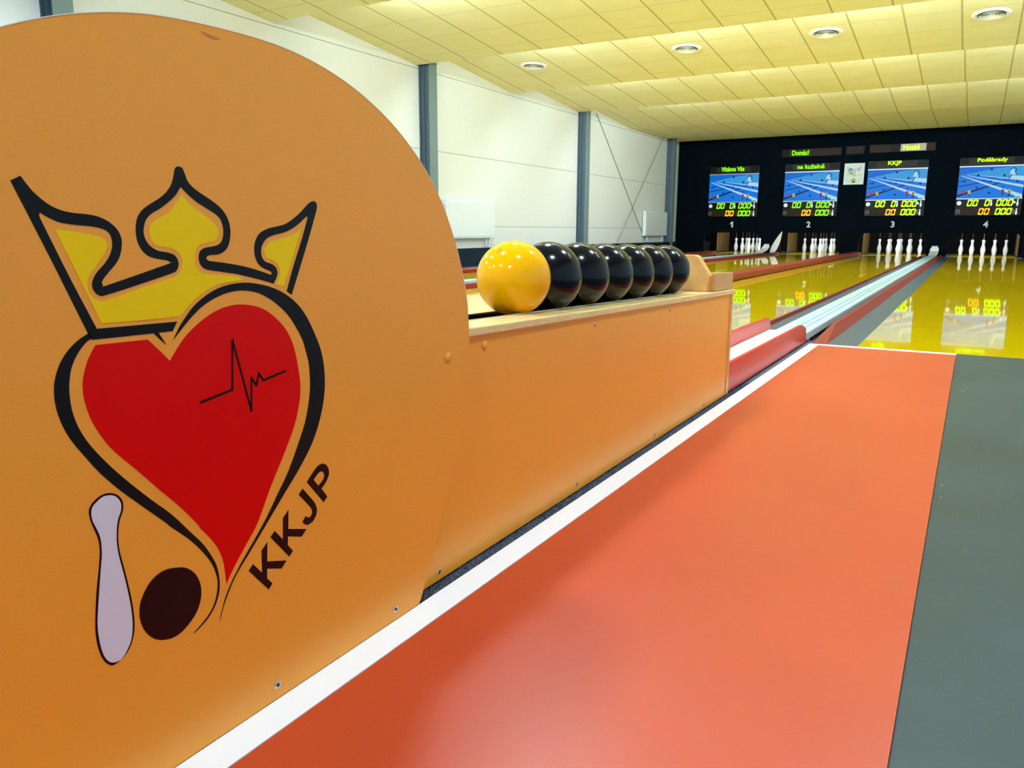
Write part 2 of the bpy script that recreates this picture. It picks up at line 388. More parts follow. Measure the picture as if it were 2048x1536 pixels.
    nt.links.new(nr, bu.inputs['Height']); nt.links.new(bu.outputs['Normal'], b.inputs['Normal'])
    M['orange_mat'] = m
    m = P('yellow_lane', LANE_C, 0.03, spec=0.6); nt = m.node_tree; b = nt.nodes['Principled BSDF']
    n1 = noise_node(nt, 1.3, 3, (1.0, 0.15, 1.0))
    nt.links.new(mixcol(nt, lin(LANE_C), lin(LANE_D), ramp(nt, n1, 0.35, 0.7)), b.inputs['Base Color'])
    nr = noise_node(nt, 3.0, 2, (1.0, 2.6, 1.0)); bu = nt.nodes.new('ShaderNodeBump'); bu.inputs['Strength'].default_value = 0.04; bu.inputs['Distance'].default_value = 0.002
    nt.links.new(nr, bu.inputs['Height']); nt.links.new(bu.outputs['Normal'], b.inputs['Normal'])
    M['lane'] = m
    M['gutter'] = P('gutter_grey', (74, 88, 98), 0.32, bump=(60, .2))
    M['slab'] = P('dark_subfloor', (60, 66, 70), 0.6)
    m = P('carpet', (90, 100, 116), 0.95, spec=0.1, bump=(900, 1.0)); nt = m.node_tree; b = nt.nodes['Principled BSDF']
    n1 = noise_node(nt, 420, 3)
    nt.links.new(mixcol(nt, lin((44, 54, 68)), lin((170, 184, 200)), ramp(nt, n1, 0.35, 0.72)), b.inputs['Base Color'])
    M['carpet'] = m
    M['white_strip'] = P('white_strip', (250, 252, 252), 0.35)
    # ball return
    m = P('orange_laminate', (226, 150, 58), 0.33, spec=0.5); nt = m.node_tree; b = nt.nodes['Principled BSDF']
    n1 = noise_node(nt, 700, 2)
    nt.links.new(mixcol(nt, lin(LAM_A), lin(LAM_B), ramp(nt, n1, 0.2, 0.8)), b.inputs['Base Color'])
    bu = nt.nodes.new('ShaderNodeBump'); bu.inputs['Strength'].default_value = 0.08; bu.inputs['Distance'].default_value = 0.0006
    nt.links.new(n1, bu.inputs['Height']); nt.links.new(bu.outputs['Normal'], b.inputs['Normal'])
    M['laminate'] = m
    def wood(name, a, b2, sc, vs, rough=0.3):
        m = P(name, a, rough, spec=0.5, coat=0.3, coat_rough=0.15); nt = m.node_tree; b = nt.nodes['Principled BSDF']
        n1 = noise_node(nt, sc, 6, vs, 0.6)
        n2 = noise_node(nt, sc * 7, 3, vs)
        c = mixcol(nt, lin(a), lin(b2), ramp(nt, n1, 0.32, 0.70))
        c = mixcol(nt, c, lin(tuple(v * 0.72 for v in b2)), ramp(nt, n2, 0.64, 0.80))
        nt.links.new(c, b.inputs['Base Color']); return m
    M['beech'] = wood('beech', (250, 222, 150), (234, 194, 118), 30, (6.0, 0.5, 6.0))
    M['beech_up'] = wood('beech_upright', (230, 176, 100), (206, 146, 72), 24, (6.0, 6.0, 0.4))
    M['ply'] = wood('stop_plywood', (236, 186, 112), (222, 166, 92), 14, (1.5, 4.0, 1.5), 0.35)
    M['edge_lit'] = P('lit_edge_paint', (246, 232, 204), 0.4)  # pale tone carries the lit rim of the panel
    M['steel'] = P('bright_steel', (205, 208, 210), 0.22, metal=1.0)
    M['dark_groove'] = P('dark_groove', (60, 48, 38), 0.4)
    M['black_film'] = P('black_film', (6, 5, 7), 0.35, spec=0.25)
    M['maroon_film'] = P('dark_maroon_film', (30, 2, 2), 0.36, spec=0.2)
    M['yellow_film'] = P('yellow_film', FILM_Y, 0.35, spec=0.2)
    M['red_film'] = P('red_film', FILM_R, 0.35, spec=0.15)
    M['white_film'] = P('white_film', (226, 222, 232), 0.34)
    M['stain'] = P('stain', (218, 128, 42), 0.4)
    M['cap'] = P('screw_cap', (248, 172, 62), 0.35)
    M['hole'] = P('hole_black', (8, 8, 8), 0.6)
    # balls
    M['ball_yellow'] = P('yellow_ball', (255, 184, 0), 0.09, spec=0.28, coat=0.05, coat_rough=0.03)
    m = P('black_ball', (3, 4, 8), 0.17, spec=0.32, coat=0.08, coat_rough=0.05); M['ball_black'] = m
    M['ink'] = P('ink', (60, 45, 10), 0.4)
    # lane furniture
    M['red_rail'] = P('red_rail', (138, 34, 22), 0.42, spec=0.35, bump=(40, .15))
    M['red_board'] = P('red_board', (204, 50, 26), 0.32, spec=0.4, bump=(40, .15))
    M['channel'] = P('channel_plastic', (180, 200, 204), 0.42)
    M['channel_white'] = P('channel_white', (248, 250, 250), 0.4)
    M['grey_cap'] = P('grey_cap', (150, 164, 172), 0.4)
    # pin end
    M['dark_wall'] = P('dark_wall', (0, 8, 15), 0.8, spec=0.05, bump=(25, .15))
    M['pit_black'] = P('pit_black', (14, 10, 10), 0.8, spec=0.1)
    M['pad'] = P('mustard_pad', (90, 66, 14), 0.7)
    M['pad_edge'] = P('pad_edge', (170, 146, 74), 0.6)
    M['grey_hood'] = P('dark_hood', (2, 3, 4), 0.8, spec=0.1)
    M['pin'] = P('pin_white', (236, 238, 242), 0.3, spec=0.5, coat=0.3)
    M['cord'] = P('pin_cord', (120, 108, 96), 0.7)
    M['number'] = P('number_white', (226, 236, 236), 0.5)
    # displays
    M['frame'] = P('display_black', (4, 4, 5), 0.4, spec=0.12)
    M['banner'] = P('banner_glass', (12, 11, 10), 0.5, spec=0.12)
    M['banner_lit'] = P('banner_dots', (46, 42, 34), 0.5, spec=0.12)
    M['banner_brown'] = P('banner_brown', (40, 24, 8), 0.5, spec=0.12)
    M['banner_pale'] = P('banner_pale', (150, 138, 110), 0.35, emis=lin((150, 140, 100)), estr=0.25)
    M['trim_silver'] = P('display_trim', (176, 184, 186), 0.35, metal=0.5)
    def glow(name, rgb, st): 
        return P(name, tuple(v * .12 for v in rgb), 0.4, spec=0.1, emis=lin(rgb), estr=st)
    M['led_green'] = glow('led_green', (128, 255, 0), 1.5)
    M['led_lime'] = glow('led_lime', (170, 255, 0), 2.2)
    M['led_orange'] = glow('led_orange', (255, 150, 10), 2.2)
    M['pic_blue'] = glow('picture_blue', (6, 112, 214), 0.85)
    M['pic_sky'] = glow('picture_sky', (50, 150, 215), 0.8)
    M['pic_deep'] = glow('picture_deep', (0, 100, 205), 0.8)
    M['pic_white'] = glow('picture_white', (168, 205, 228), 0.85)
    M['pic_navy'] = glow('picture_navy', (4, 28, 92), 0.5)
    M['pic_red'] = glow('picture_red', (214, 30, 44), 0.6)
    M['pic_yellow'] = glow('picture_yellow', (220, 200, 40), 0.6)
    M['icon'] = P('icon_white', (200, 214, 220), 0.4, emis=lin((200, 214, 220)), estr=0.35)
    M['icon_grey'] = P('icon_grey', (110, 124, 130), 0.4)
    M['pale_poster'] = P('poster_paper', (222, 240, 238), 0.5)
    for k, c in dict(p_teal=(110, 150, 160), p_dark=(80, 100, 100), p_pink=(214, 178, 196), p_yel=(228, 226, 150), p_gold=(190, 180, 60), p_ball=(40, 44, 16), p_grey=(188, 204, 210), p_line=(120, 140, 130)).items():
        M[k] = P('poster_' + k[2:], c, 0.5)
    # steel, heating, air
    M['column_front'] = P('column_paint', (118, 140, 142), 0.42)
    M['column_shaded'] = P('column_paint_shaded', (84, 104, 118), 0.42)  # same column paint, shade of the side and recessed faces put into the colour
    M['brace'] = P('brace_grey', (150, 160, 152), 0.45)
    M['radiator'] = P('radiator_enamel', (238, 246, 248), 0.3)
    M['pipe'] = P('pipe_white', (232, 236, 236), 0.35)
    M['navy_pad'] = P('navy_wall_pad', (16, 32, 42), 0.85, spec=0.2, bump=(300, .8))
    M['vent'] = P('vent_white', (244, 246, 240), 0.4)
    M['vent_dark'] = P('vent_inside', (90, 104, 92), 0.6)
    M['lamp_rim'] = P('lamp_rim', (236, 238, 236), 0.4)
    M['lamp'] = P('lamp_glass', (255, 255, 255), 0.4, emis=COOL, estr=DOWNLIGHT_POWER)
    M['lamp_long'] = P('lamp_diffuser', (255, 255, 255), 0.4, emis=COOL, estr=RAMP_POWER)
    M['lamp_pit'] = P('pit_tube', (255, 255, 255), 0.4, emis=(0.85, 0.95, 1.0), estr=PIT_POWER)

CEIL_A, CEIL_B, CEIL_J, CEIL_K = (236, 231, 176), (241, 236, 184), (188, 182, 122), (216, 212, 154)
MAT_A, MAT_B = (190, 64, 27), (196, 74, 35)
LANE_C, LANE_D = (226, 190, 0), (232, 200, 0)
LAM_A, LAM_B = (250, 162, 44), (253, 170, 52)
FILM_Y, FILM_R = (255, 214, 0), (224, 0, 0)
build_materials()

# ---------------------------------------------------------------- shell of the hall
def shell():
    X0, X1 = WALL_L - 0.1, WALL_R + 0.1
    tag(MB().box(X0, X1, BACK_Y - .1, 26.2, -0.12, -0.012).obj('floor', M['slab']), kind='structure')
    tag(MB().box(WALL_L - .12, WALL_L, BACK_Y, WALL_Y + .1, -0.012, 3.4).obj('wall_left', M['wall']), kind='structure')
    tag(MB().box(WALL_R, WALL_R + .12, BACK_Y, WALL_Y + .1, -0.012, 3.4).obj('wall_right', M['wall_right']), kind='structure')
    tag(MB().box(X0, X1, BACK_Y - .12, BACK_Y, -0.012, 3.4).obj('wall_back', M['wall_plain']), kind='structure')
    # ceiling: flat over the approach, then a saw-tooth of sloping fields
    prof = [(BACK_Y, 2.90)] + CEIL
    v = []; f = []; uvs = []
    for i, (y, z) in enumerate(prof):
        v += [(X0, y, z), (X1, y, z)]
    me = bpy.data.meshes.new('ceiling')
    n = len(prof)
    top = [(X0, BACK_Y, 3.5), (X1, BACK_Y, 3.5), (X0, WALL_Y, 3.5), (X1, WALL_Y, 3.5)]
    v += top
    f = [(2 * i, 2 * i + 1, 2 * i + 3, 2 * i + 2) for i in range(n - 1)]
    nf = len(f)
    t = 2 * n
    f += [(t, t + 1, t + 3, t + 2)]
    me.from_pydata(v, [], f)
    uvl = me.uv_layers.new(name='UVMap')
    vv = 0.0; acc = [0.0]
    for i in range(1, n):
        d = math.dist(prof[i - 1], prof[i]) / 0.62
        acc.append(acc[-1] + d)
    # restart the joints at each fold
    for p in me.polygons:
        i = p.index
        for li in p.loop_indices:
            vi = me.loops[li].vertex_index
            x = v[vi][0]; u = (x - 0.21) / 0.612
            if i < nf:
                k = vi // 2
                base = acc[i]
                rising = prof[i + 1][1] > prof[i][1] + 0.045
                vv = (acc[k] - base) if not rising else (acc[k] - acc[i + 1]) * 0.98
                uvl.data[li].uv = (u, vv + (0.0 if not rising else -0.02 if k == i + 1 else 0.0))
            else:
                uvl.data[li].uv = (u, 0.5)
    me.materials.append(M['ceiling']); me.materials.append(M['wall_plain'])
    me.polygons[0].material_index = 1
    for i in range(1, nf):
        if prof[i + 1][1] > prof[i][1] + 0.04 and prof[i + 1][0] < 17: me.polygons[i].material_index = 1
    o = bpy.data.objects.new('ceiling', me); COL.objects.link(o); tag(o, kind='structure')
    # wall at the pin end with one opening per lane
    pts = [(X0, 3.4), (X0, -0.012)]
    for cx in LANE_X:
        pts += [(cx - .785, -0.012), (cx - .785, .39), (cx - .655, .565), (cx + .655, .565), (cx + .785, .39), (cx + .785, -0.012)]
    pts += [(X1, -0.012), (X1, 3.4)]
    tag(MB().prism(pts, 'y', WALL_Y, WALL_Y + .1).obj('wall_front', M['dark_wall']), kind='structure')
    # pit behind that wall
    tag(MB().box(X0, X1, 25.9, 26.0, -0.012, 3.4).obj('wall_pit', M['pit_black']), kind='structure')
    tag(MB().box(X0, WALL_L, WALL_Y + .1, 25.9, -0.012, 3.4).obj('wall_pit_left', M['pit_black']), kind='structure')
    tag(MB().box(WALL_R, X1, WALL_Y + .1, 25.9, -0.012, 3.4).obj('wall_pit_right', M['pit_black']), kind='structure')
    tag(MB().box(X0, X1, WALL_Y + .1, 25.9, 1.30, 1.36).obj('trim_1', M['pit_black']), kind='structure')
    # dark padding along the foot of the left wall
    tag(MB().box(WALL_L, WALL_L + .05, 4.4, WALL_Y, -0.012, .30).obj('baseboard_left', M['navy_pad'], bevel=.008), kind='structure')
shell()

# ---------------------------------------------------------------- floor coverings and lanes
def floors():
    names = ['first', 'second', 'third', 'fourth']
    for i, cx in enumerate(LANE_X):
        x0, x1 = cx - HALF, cx + HALF
        if i == 0: x0 = -6.195
        o = MB().box(x0, x1, FOUL_Y + (0.0), 25.6, -0.012, 0.0).obj('bowling_lane', M['lane'])
        lab = ['glossy yellow lane under the display numbered 1, nearest the white wall',
               'glossy yellow lane under the display numbered 2',
               'glossy yellow lane under the display numbered 3, left of the long grey ball channel',
               'glossy yellow lane under the display numbered 4, beyond the orange mat'][i]
        tag(o, lab, 'bowling lane', 'yellow lanes')
    tag(MB().box(-.671, -.027, BACK_Y, FOUL_Y - .045, -0.012, 0.0).obj('approach_mat', M['orange_mat']),
        'orange-red runner mat bordered by a white strip', 'floor mat')
    tag(MB().box(-.025, WALL_R, BACK_Y, FOUL_Y, -0.012, -0.0005).obj('rubber_flooring', M['grey_floor']),
        'grey-green speckled rubber floor right of the orange mat', 'floor covering')
    tag(MB().box(WALL_L, -.960, BACK_Y, FOUL_Y, -0.012, -0.001).obj('rubber_flooring', M['grey_floor']),
        'grey rubber floor left of the ball return, before lanes 1 to 3', 'floor covering')
    tag(MB().prism([(-.722, BACK_Y), (-.6715, BACK_Y), (-.6715, FOUL_Y - .045), (-.722, FOUL_Y)], 'z', -0.012, 0.0012)
        .obj('border_strip', M['white_strip']), 'bright white strip running between the ball return and the orange mat', 'floor strip')
    tag(MB().prism([(-.6715, FOUL_Y - .045), (-.0255, FOUL_Y - .045), (-.0255, FOUL_Y), (-.722, FOUL_Y)], 'z', -0.012, 0.0012)
        .obj('foul_line', M['white_strip']), 'white foul line across the far end of the orange mat', 'foul line')
    # carpet under the ball return, with tufts in the strip that shows
    rnd = random.Random(3)
    b = MB().box(-.960, -.7225, BACK_Y, 4.60, -0.012, -0.004)
    for k in range(9000):
        y = 0.85 + rnd.random() ** 1.3 * 2.3; x = -.7235 - rnd.random() * .026
        h = .002 + rnd.random() * .005; w = .0010 + rnd.random() * .0010; a = rnd.random() * PI
        dx, dy = math.cos(a) * w, math.sin(a) * w; lx, ly = rnd.uniform(-.0015, .0010), rnd.uniform(-.003, .003)
        b.add([(x - dx, y - dy, -.004), (x + dx, y + dy, -.004), (x - dy, y + dx, -.004), (x + lx, y + ly, -.004 + h)], [(0, 1, 3), (1, 2, 3), (2, 0, 3)])
    o = b.obj('carpet', M['carpet']); tag(o, 'dark blue-grey carpet strip between the ball return and white strip', 'carpet', kind='stuff')
floors()

def lane_furniture():
    for gi, dx in enumerate(GAP_X):
        which = ['between lanes 3 and 4', 'between lanes 1 and 2'][gi]
        # grey gutters either side of the channel
        ga = MB().box(-.722 + dx, -.485 + dx, FOUL_Y, 22.6, -0.012, -0.002)
        tag(ga.obj('gutter', M['gutter']), 'flat grey gutter right of the ball channel %s' % which, 'gutter', 'gutters beside the ball channels')
        gb = MB().box(-1.12 + dx + gi * .0065, -.930 + dx, FOUL_Y, 22.6, -0.012, -0.002)
        tag(gb.obj('gutter', M['gutter']), 'narrow grey gutter left of the ball channel %s' % which, 'gutter', 'gutters beside the ball channels')
        # right red rail, rises from a pointed end
        if gi == 0: sec = [(-.640, 0), (-.690, .042), (-.712, .042), (-.722, 0)]
        else: sec = [(-.505, 0), (-.520, .05), (-.60, .05), (-.62, 0)]
        v = []; ys = [FOUL_Y + .02, 5.15, 22.0]
        for y in ys:
            k = 0.06 if y == ys[0] else 1
            v += [(x + dx, y, z * k - .001) for x, z in sec]
        f = [(0, 1, 2, 3), (11, 10, 9, 8)]
        for r in range(2):
            for i in range(4):
                j = (i + 1) % 4; f.append((4 * r + i, 4 * r + j, 4 * r + 4 + j, 4 * r + 4 + i))
        tag(mesh_obj('gutter_rail', v, f, M['red_rail']), 'sloped dull red rail right of the ball channel %s' % which, 'rail', 'red rails along the gutters')
        o = MB().prism([(-.940, 0), (-.944, .030), (-.962, .030), (-.968, 0)], 'y', FOUL_Y + .25, 22.0).obj('gutter_rail', M['red_rail']); o.location.x = dx; o.location.z = -.001
        tag(o, 'thin red rail hugging the left side of the ball channel %s' % which, 'rail', 'red rails along the gutters')
        o = MB().prism([(-1.098, 0), (-1.102, .022), (-1.116, .022), (-1.119, 0)], 'y', FOUL_Y + .03, 22.0).obj('gutter_rail', M['red_rail']); o.location.x = dx; o.location.z = -.001
        tag(o, 'thin red lane edge rail left of the gutter %s' % which, 'rail', 'red rails along the gutters')
        # ball channel: grooved profile, curls up at the pin end
        cx = -.835 + dx
        e = empty('ball_channel', (cx, 2.9, 0))
        tag(e, 'pale grey grooved ball channel %s with white far tongue' % which, 'ball channel', 'ball channels')
        sec = [(.090, 0), (.090, .036), (.088, .040), (.040, .040), (.036, .030), (.032, .030), (.030, .040), (-.002, .040), (-.005, .031), (-.009, .031), (-.012, .040), (-.088, .040), (-.090, .036), (-.090, 0)]
        v = []
        for y in (4.485, 21.2):
            v += [(cx + x, y, .014 + z) for x, z in sec]
        m = len(sec); f = [tuple(range(m)), tuple(range(2 * m - 1, m - 1, -1))] + [(i, (i + 1) % m, m + (i + 1) % m, m + i) for i in range(m)]
        place(mesh_obj('profile', v, f, M['channel']), e, e.location)
        for (ya, yb) in [(4.49, 4.62), (12, 12.2), (20.6, 20.8)]:
            place(MB().box(cx - .082, cx + .086, ya, yb, -.0015, .0138).obj('support_block', M['grey_cap']), e, e.location)
        place(MB().box(cx + .0865, cx + .0885, FOUL_Y + .03, FOUL_Y + .075, .000, .013).obj('slot', M['hole']), e, e.location)
        # white section that runs between the boards
        place(MB().box(cx - .108, cx + .072, 2.92, 4.47, .054, .062).obj('inlet_tray', M['channel_white']), e, e.location)
        # tongue
        path = []
        for k in range(13):
            t = k / 12; path.append((21.2 + .74 * math.sin(t * PI * .46) / math.sin(PI * .46), .054 + .205 * (1 - math.cos(t * PI * .5))))
        v = []; f = []
        xs = [-.095, -.088, -.05, -.02, .02, .05, .088, .095]; zs = [.022, .006, 0, .004, .004, 0, .006, .022]
        for k, (y, z) in enumerate(path):
            w = 1.0 if k < 9 else (1.0, .97, .88, .70, .70)[k - 8]
            for x, dz in zip(xs, zs):
                v.append((cx + x * w, y - dz * (k / 12), z + dz * (1 - k / 14)))
        for k in range(12):
            for i in range(7): f.append((k * 8 + i, k * 8 + i + 1, k * 8 + 9 + i, k * 8 + 8 + i))
        o = mesh_obj('tongue', v, f, M['channel_white'], smooth=True)
        so = o.modifiers.new('s', 'SOLIDIFY'); so.thickness = .008
        o['label'] = 'white curled-up tongue'
        place(o, e, e.location)
        # red guide boards at the approach end
        bx = -.745 + dx
        o = MB().prism([(2.872, .004), (2.872, .118), (4.30, .116), (4.37, .108), (4.47, .080), (4.49, .004)], 'x', bx - .016, bx).obj('guide_board', M['red_board'], bevel=.004)
        tag(o, ['glossy red upright board beside the white strip at end of ball return', 'red upright board right of the channel before lanes 1 and 2'][gi], 'guide board', 'red guide boards')
        bx2 = -.945 + dx
        o = MB().prism([(2.872, .004), (2.872, .135), (3.80, .135), (4.43, .132), (4.50, .118), (4.56, .004)], 'x', bx2 - .016, bx2).obj('guide_board', M['red_board'], bevel=.004)
        tag(o, ['pinkish red board left of the white tray, its end beside lane 3', 'red upright board left of the channel before lanes 1 and 2'][gi], 'guide board', 'red guide boards')
    # box rail between lanes 2 and 3
    o = MB().prism([(-2.497, -.002), (-2.487, .078), (-2.510, .088), (-2.665, .092), (-2.675, -.002)], 'y', FOUL_Y, 22.0).obj('divider_rail', M['red_rail'], bevel=.004)
    tag(o, 'broad dark red box rail dividing lanes 2 and 3', 'rail')
    o = MB().prism([(-6.20, -.002), (-6.20, .048), (-6.50, .052), (-6.50, -.002)], 'y', FOUL_Y, 22.0).obj('divider_rail', M['red_rail'], bevel=.004)
    tag(o, 'red rail between lane 1 and the dark wall padding', 'rail')
    tag(MB().box(-3.112, -2.679, FOUL_Y, 22.6, -.012, -.002).obj('gutter', M['gutter']), 'grey gutter right of lane 2 behind the box rail', 'gutter', 'gutters beside the lanes')
    tag(MB().box(WALL_L + .06, -6.51, FOUL_Y, 21.9, -.012, -.002).obj('gutter', M['gutter']), 'grey floor strip between lane 1 and the white wall', 'gutter', 'gutters beside the lanes')
    tag(MB().box(.88, WALL_R, FOUL_Y, 21.9, -.012, -.002).obj('gutter', M['gutter']), 'grey floor strip right of lane 4', 'gutter', 'gutters beside the lanes')
    # white curved blade between lanes 1 and 2
    cx = -4.70; v = []; f = []; rows = [(21.96, .015, .05), (22.0 - .03, .10, .085), (21.96, .22, .09), (21.95, .34, .075), (21.94, .46, .05), (21.93, .56, .02), (21.93, .60, .004)]
    for k, (y, z, w) in enumerate(rows):
        xc = cx + .00 + .42 * z
        v += [(xc - w, y - .03, z), (xc, y - .012, z + .0), (xc + w, y - .03, z)]
    for k in range(len(rows) - 1):
        for i in range(2): f.append((k * 3 + i, k * 3 + i + 1, k * 3 + 4 + i, k * 3 + 3 + i))
    o = mesh_obj('lift_blade', v, f, M['channel_white'], smooth=True); so = o.modifiers.new('s', 'SOLIDIFY'); so.thickness = .01
    tag(o, 'tall leaning white blade against the dark wall between pins of lanes 1 and 2', 'ball lift')
lane_furniture()

# ---------------------------------------------------------------- ball return with the club emblem
def T(name): return [(a / 1e4, b / 1e4) for a, b in TR[name]]
def circle(x, z, r, n=20): return [(x + r * math.cos(2 * PI * k / n), z + r * math.sin(2 * PI * k / n)) for k in range(n)]
def ball_return():
    base = Vector((-.85, 1.6, 0))
    e = empty('ball_return', base)
    tag(e, 'orange ball return cabinet with round end panel bearing a crowned heart emblem', 'ball return')
    def put(o): return place(o, e, base)
    # round panel
    right = T('panel'); ap = [p for p in right if p[0] > .63]
    ya = .63
    left = [(2 * ya - y, z) for y, z in reversed(ap)]
    out = left[:-1] + ap
    out = smooth_path(out, 4, 50)
    for it in range(30):
        out = [out[i] if (out[i][1] < .04 or out[i - 1][1] < .04) else tuple((out[i - 1][k] + 2 * out[i][k] + out[(i + 1) % len(out)][k]) / 4 for k in (0, 1)) for i in range(len(out))]
    out = [(y, max(z, .0022)) for y, z in out]
    XP = -.722
    pan = put(MB().prism(out, 'x', XP - .018, XP).obj('logo_panel', M['laminate']))
    # band on the upper panel edge, light from above put into its pale colour
    n = len(out); v = []; f = []
    for (y, z) in out:
        v += [(XP + .0004, y, z), (XP - .0184, y, z)]
    edge_v = []; c = Vector((ya, .36))
    for (y, z) in out:
        d = (Vector((y, z)) - c).normalized() * .0009
        edge_v += [(XP + .0003, y, z), (XP + .0003, y + d.x, z + d.y), (XP - .0183, y + d.x, z + d.y), (XP - .0183, y, z)]
    for i in range(n):
        if out[i][1] < .47 and out[(i + 1) % n][1] < .47: continue
        a, b = 4 * i, 4 * ((i + 1) % n)
        for k in range(4): f.append((a + k, b + k, b + (k + 1) % 4, a + (k + 1) % 4))
    put(mesh_obj('lit_edge_band', edge_v, f, M['edge_lit']))
    def film(name, key, mat, th=.0003, hole=None, off=0.0, sub=3, sharp=38, pts=None, label=None):
        ol = smooth_path(T(key), sub, sharp) if pts is None else pts
        hs = [smooth_path(T(h), sub, sharp) for h in ([hole] if hole else [])]
        o = MB().prism(ol, 'x', XP + off, XP + off + th, hs).obj(name, mat)
        if label: o['label'] = label
        o.parent = pan; return o
    film('crown_outline', 'crown_outline', M['black_film'], label='black crown outline')
    film('crown_field', 'crown_fill', M['yellow_film'], label='yellow crown field')
    film('crown_field', 'crown_fill2', M['yellow_film'], label='small yellow field of the right crown point')
    film('heart', 'heart', M['red_film'], label='red heart')
    film('heart_outline', 'heart_outline_left', M['black_film'], label='black left stroke round the heart')
    film('heart_outline', 'heart_outline_right', M['black_film'], label='black right stroke round the heart')
    film('heart_notch', 'heart_notch', M['black_film'])
    hb = T('heartbeat'); m = MB()
    for a, b in zip(hb[:-1], hb[1:]): m.prism(stroke([a, b], .0030), 'x', XP + .0002, XP + .0004)
    for a in hb: m.prism(circle(a[0], a[1], .0015, 14), 'x', XP + .0002, XP + .0004)
    o = m.obj('heartbeat_line', M['maroon_film']); o['label'] = 'thin dark heartbeat line'; o.parent = pan
    for k, key in enumerate(['letter_a', 'letter_b', 'letter_c']):
        film('letter', key, M['maroon_film'], label='dark letter %s' % 'KKJ'[k], sharp=30)
    film('letter', 'letter_d', M['maroon_film'], hole='letter_d_hole', label='dark letter P', sharp=30)
    film('emblem_pin', 'pin_outline', M['maroon_film'], label='dark outline of the pin drawing')
    film('emblem_pin', 'pin_fill', M['white_film'], off=.0003, th=.0001, label='pale lilac pin drawing')
    film('emblem_ball', 'ball_disc', M['maroon_film'], label='dark round ball drawing')
    film('scuff', 'stain', M['stain'], th=.0002)
    # side wall under the rack, its top slopes with the rack
    S = -.0241
    def zt(y): return .423 + S * (y - 1.146)          # underside of the top plank (front edge)
    XS = -.745
    y0, y1 = .30, 2.866
    put(MB().prism([(y0, .003), (y1, .003), (y1, zt(y1) - .008), (y0, zt(y0) - .008)], 'x', XS - .018, XS).obj('side_panel', M['laminate']))
    put(MB().prism([(y0, .003), (y1, .003), (y1, zt(y1) - .008), (y0, zt(y0) - .008)], 'x', -.953, -.935).obj('side_panel', M['laminate']))
    put(MB().prism([(y1 - .012, .003), (y1, .003), (y1, zt(y1) - .009), (y1 - .012, zt(y1) - .009)], 'x', XS - .001, XS + .0035).obj('corner_trim', M['beech_up']))
    put(MB().box(-.953, XS + .0035, y1, y1 + .018, .003, zt(y1) - .009).obj('end_panel', M['beech_up'], bevel=.002))
    # top planks with a slot between them
    def plank(x0, x1, ya_, yb_, mat, name, h=.017):
        v = []
        for y in (ya_, yb_):
            z = zt(y)
            v += [(x0, y, z - .008), (x1, y, z - .008), (x1, y, z + h - .008), (x0, y, z + h - .008)]
        o = mesh_obj(name, v, [(0, 1, 2, 3), (7, 6, 5, 4), (0, 4, 5, 1), (1, 5, 6, 2), (2, 6, 7, 3), (3, 7, 4, 0)], mat)
        b = o.modifiers.new('b', 'BEVEL'); b.width = .003; b.segments = 3
        return put(o)
    plank(-.8165, -.7405, .30, 2.905, M['beech'], 'top_plank')
    plank(-.9575, -.8815, .30, 2.905, M['beech'], 'top_plank')
    plank(-.8165, -.8145, .30, 2.63, M['steel'], 'rail_strip', .0188)
    plank(-.8835, -.8815, .30, 2.63, M['steel'], 'rail_strip', .0188)
    put(MB().prism([(.30, .38), (2.63, .33), (2.63, .345), (.30, .395)], 'x', -.881, -.817).obj('slot_floor', M['dark_groove']))
    zc = zt(2.64) + .0095
    # stop board across the end of the rack
    y = 2.63
    put(MB().prism([(-.940, zc), (-.940, zc + .060), (-.900, zc + .122), (-.8135, zc + .122), (-.802, zc + .116), (-.7635, zc + .060), (-.760, zc + .052), (-.768, zc)], 'y', y, y + .038)
        .obj('stop_board', M['ply'], bevel=.003))
    put(MB().prism([(y + .038, zc), (y + .038, zc + .062), (2.898, zc + .054), (2.898, zc - .004)], 'x', -.782, -.750).obj('end_block', M['beech_up'], bevel=.003))
    put(MB().prism([(y + .038, zc), (y + .038, zc + .062), (2.898, zc + .054), (2.898, zc - .004)], 'x', -.950, -.918).obj('end_block', M['beech_up'], bevel=.003))
    # caps and screws
    def disc(x, y, z, r, h, mat, name, hole=0.0):
        m = MB().lathe([(r * .9, 0), (r, h * .4), (r * .86, h)], n=20)
        m.v = [(x + q[2], y + q[0], z + q[1]) for q in m.v]
        o = smooth_by_angle(m.obj(name, mat), 50); put(o)
        if hole:
            m = MB().lathe([(r * hole, 0), (r * hole, .0003)], n=12); m.v = [(x + h + q[2], y + q[0], z + q[1]) for q in m.v]
            c = m.obj('socket', M['hole']); c.parent = o
    disc(XP, 1.036, .395, .0085, .0016, M['cap'], 'screw_cap')
    disc(XS, 1.185, .395, .0085, .0016, M['cap'], 'screw_cap')
    for (yy, zz) in [(.644, .021), (.886, .020)]: disc(XP, yy, zz, .0058, .0014, M['steel'], 'rivet', .42)
    for (yy, zz) in [(1.035, .019), (1.585, .020), (2.106, .020), (2.586, .016), (1.665, .383), (2.195, .373)]: disc(XS, yy, zz, .0050, .0012, M['steel'], 'rivet', .42)
ball_return()

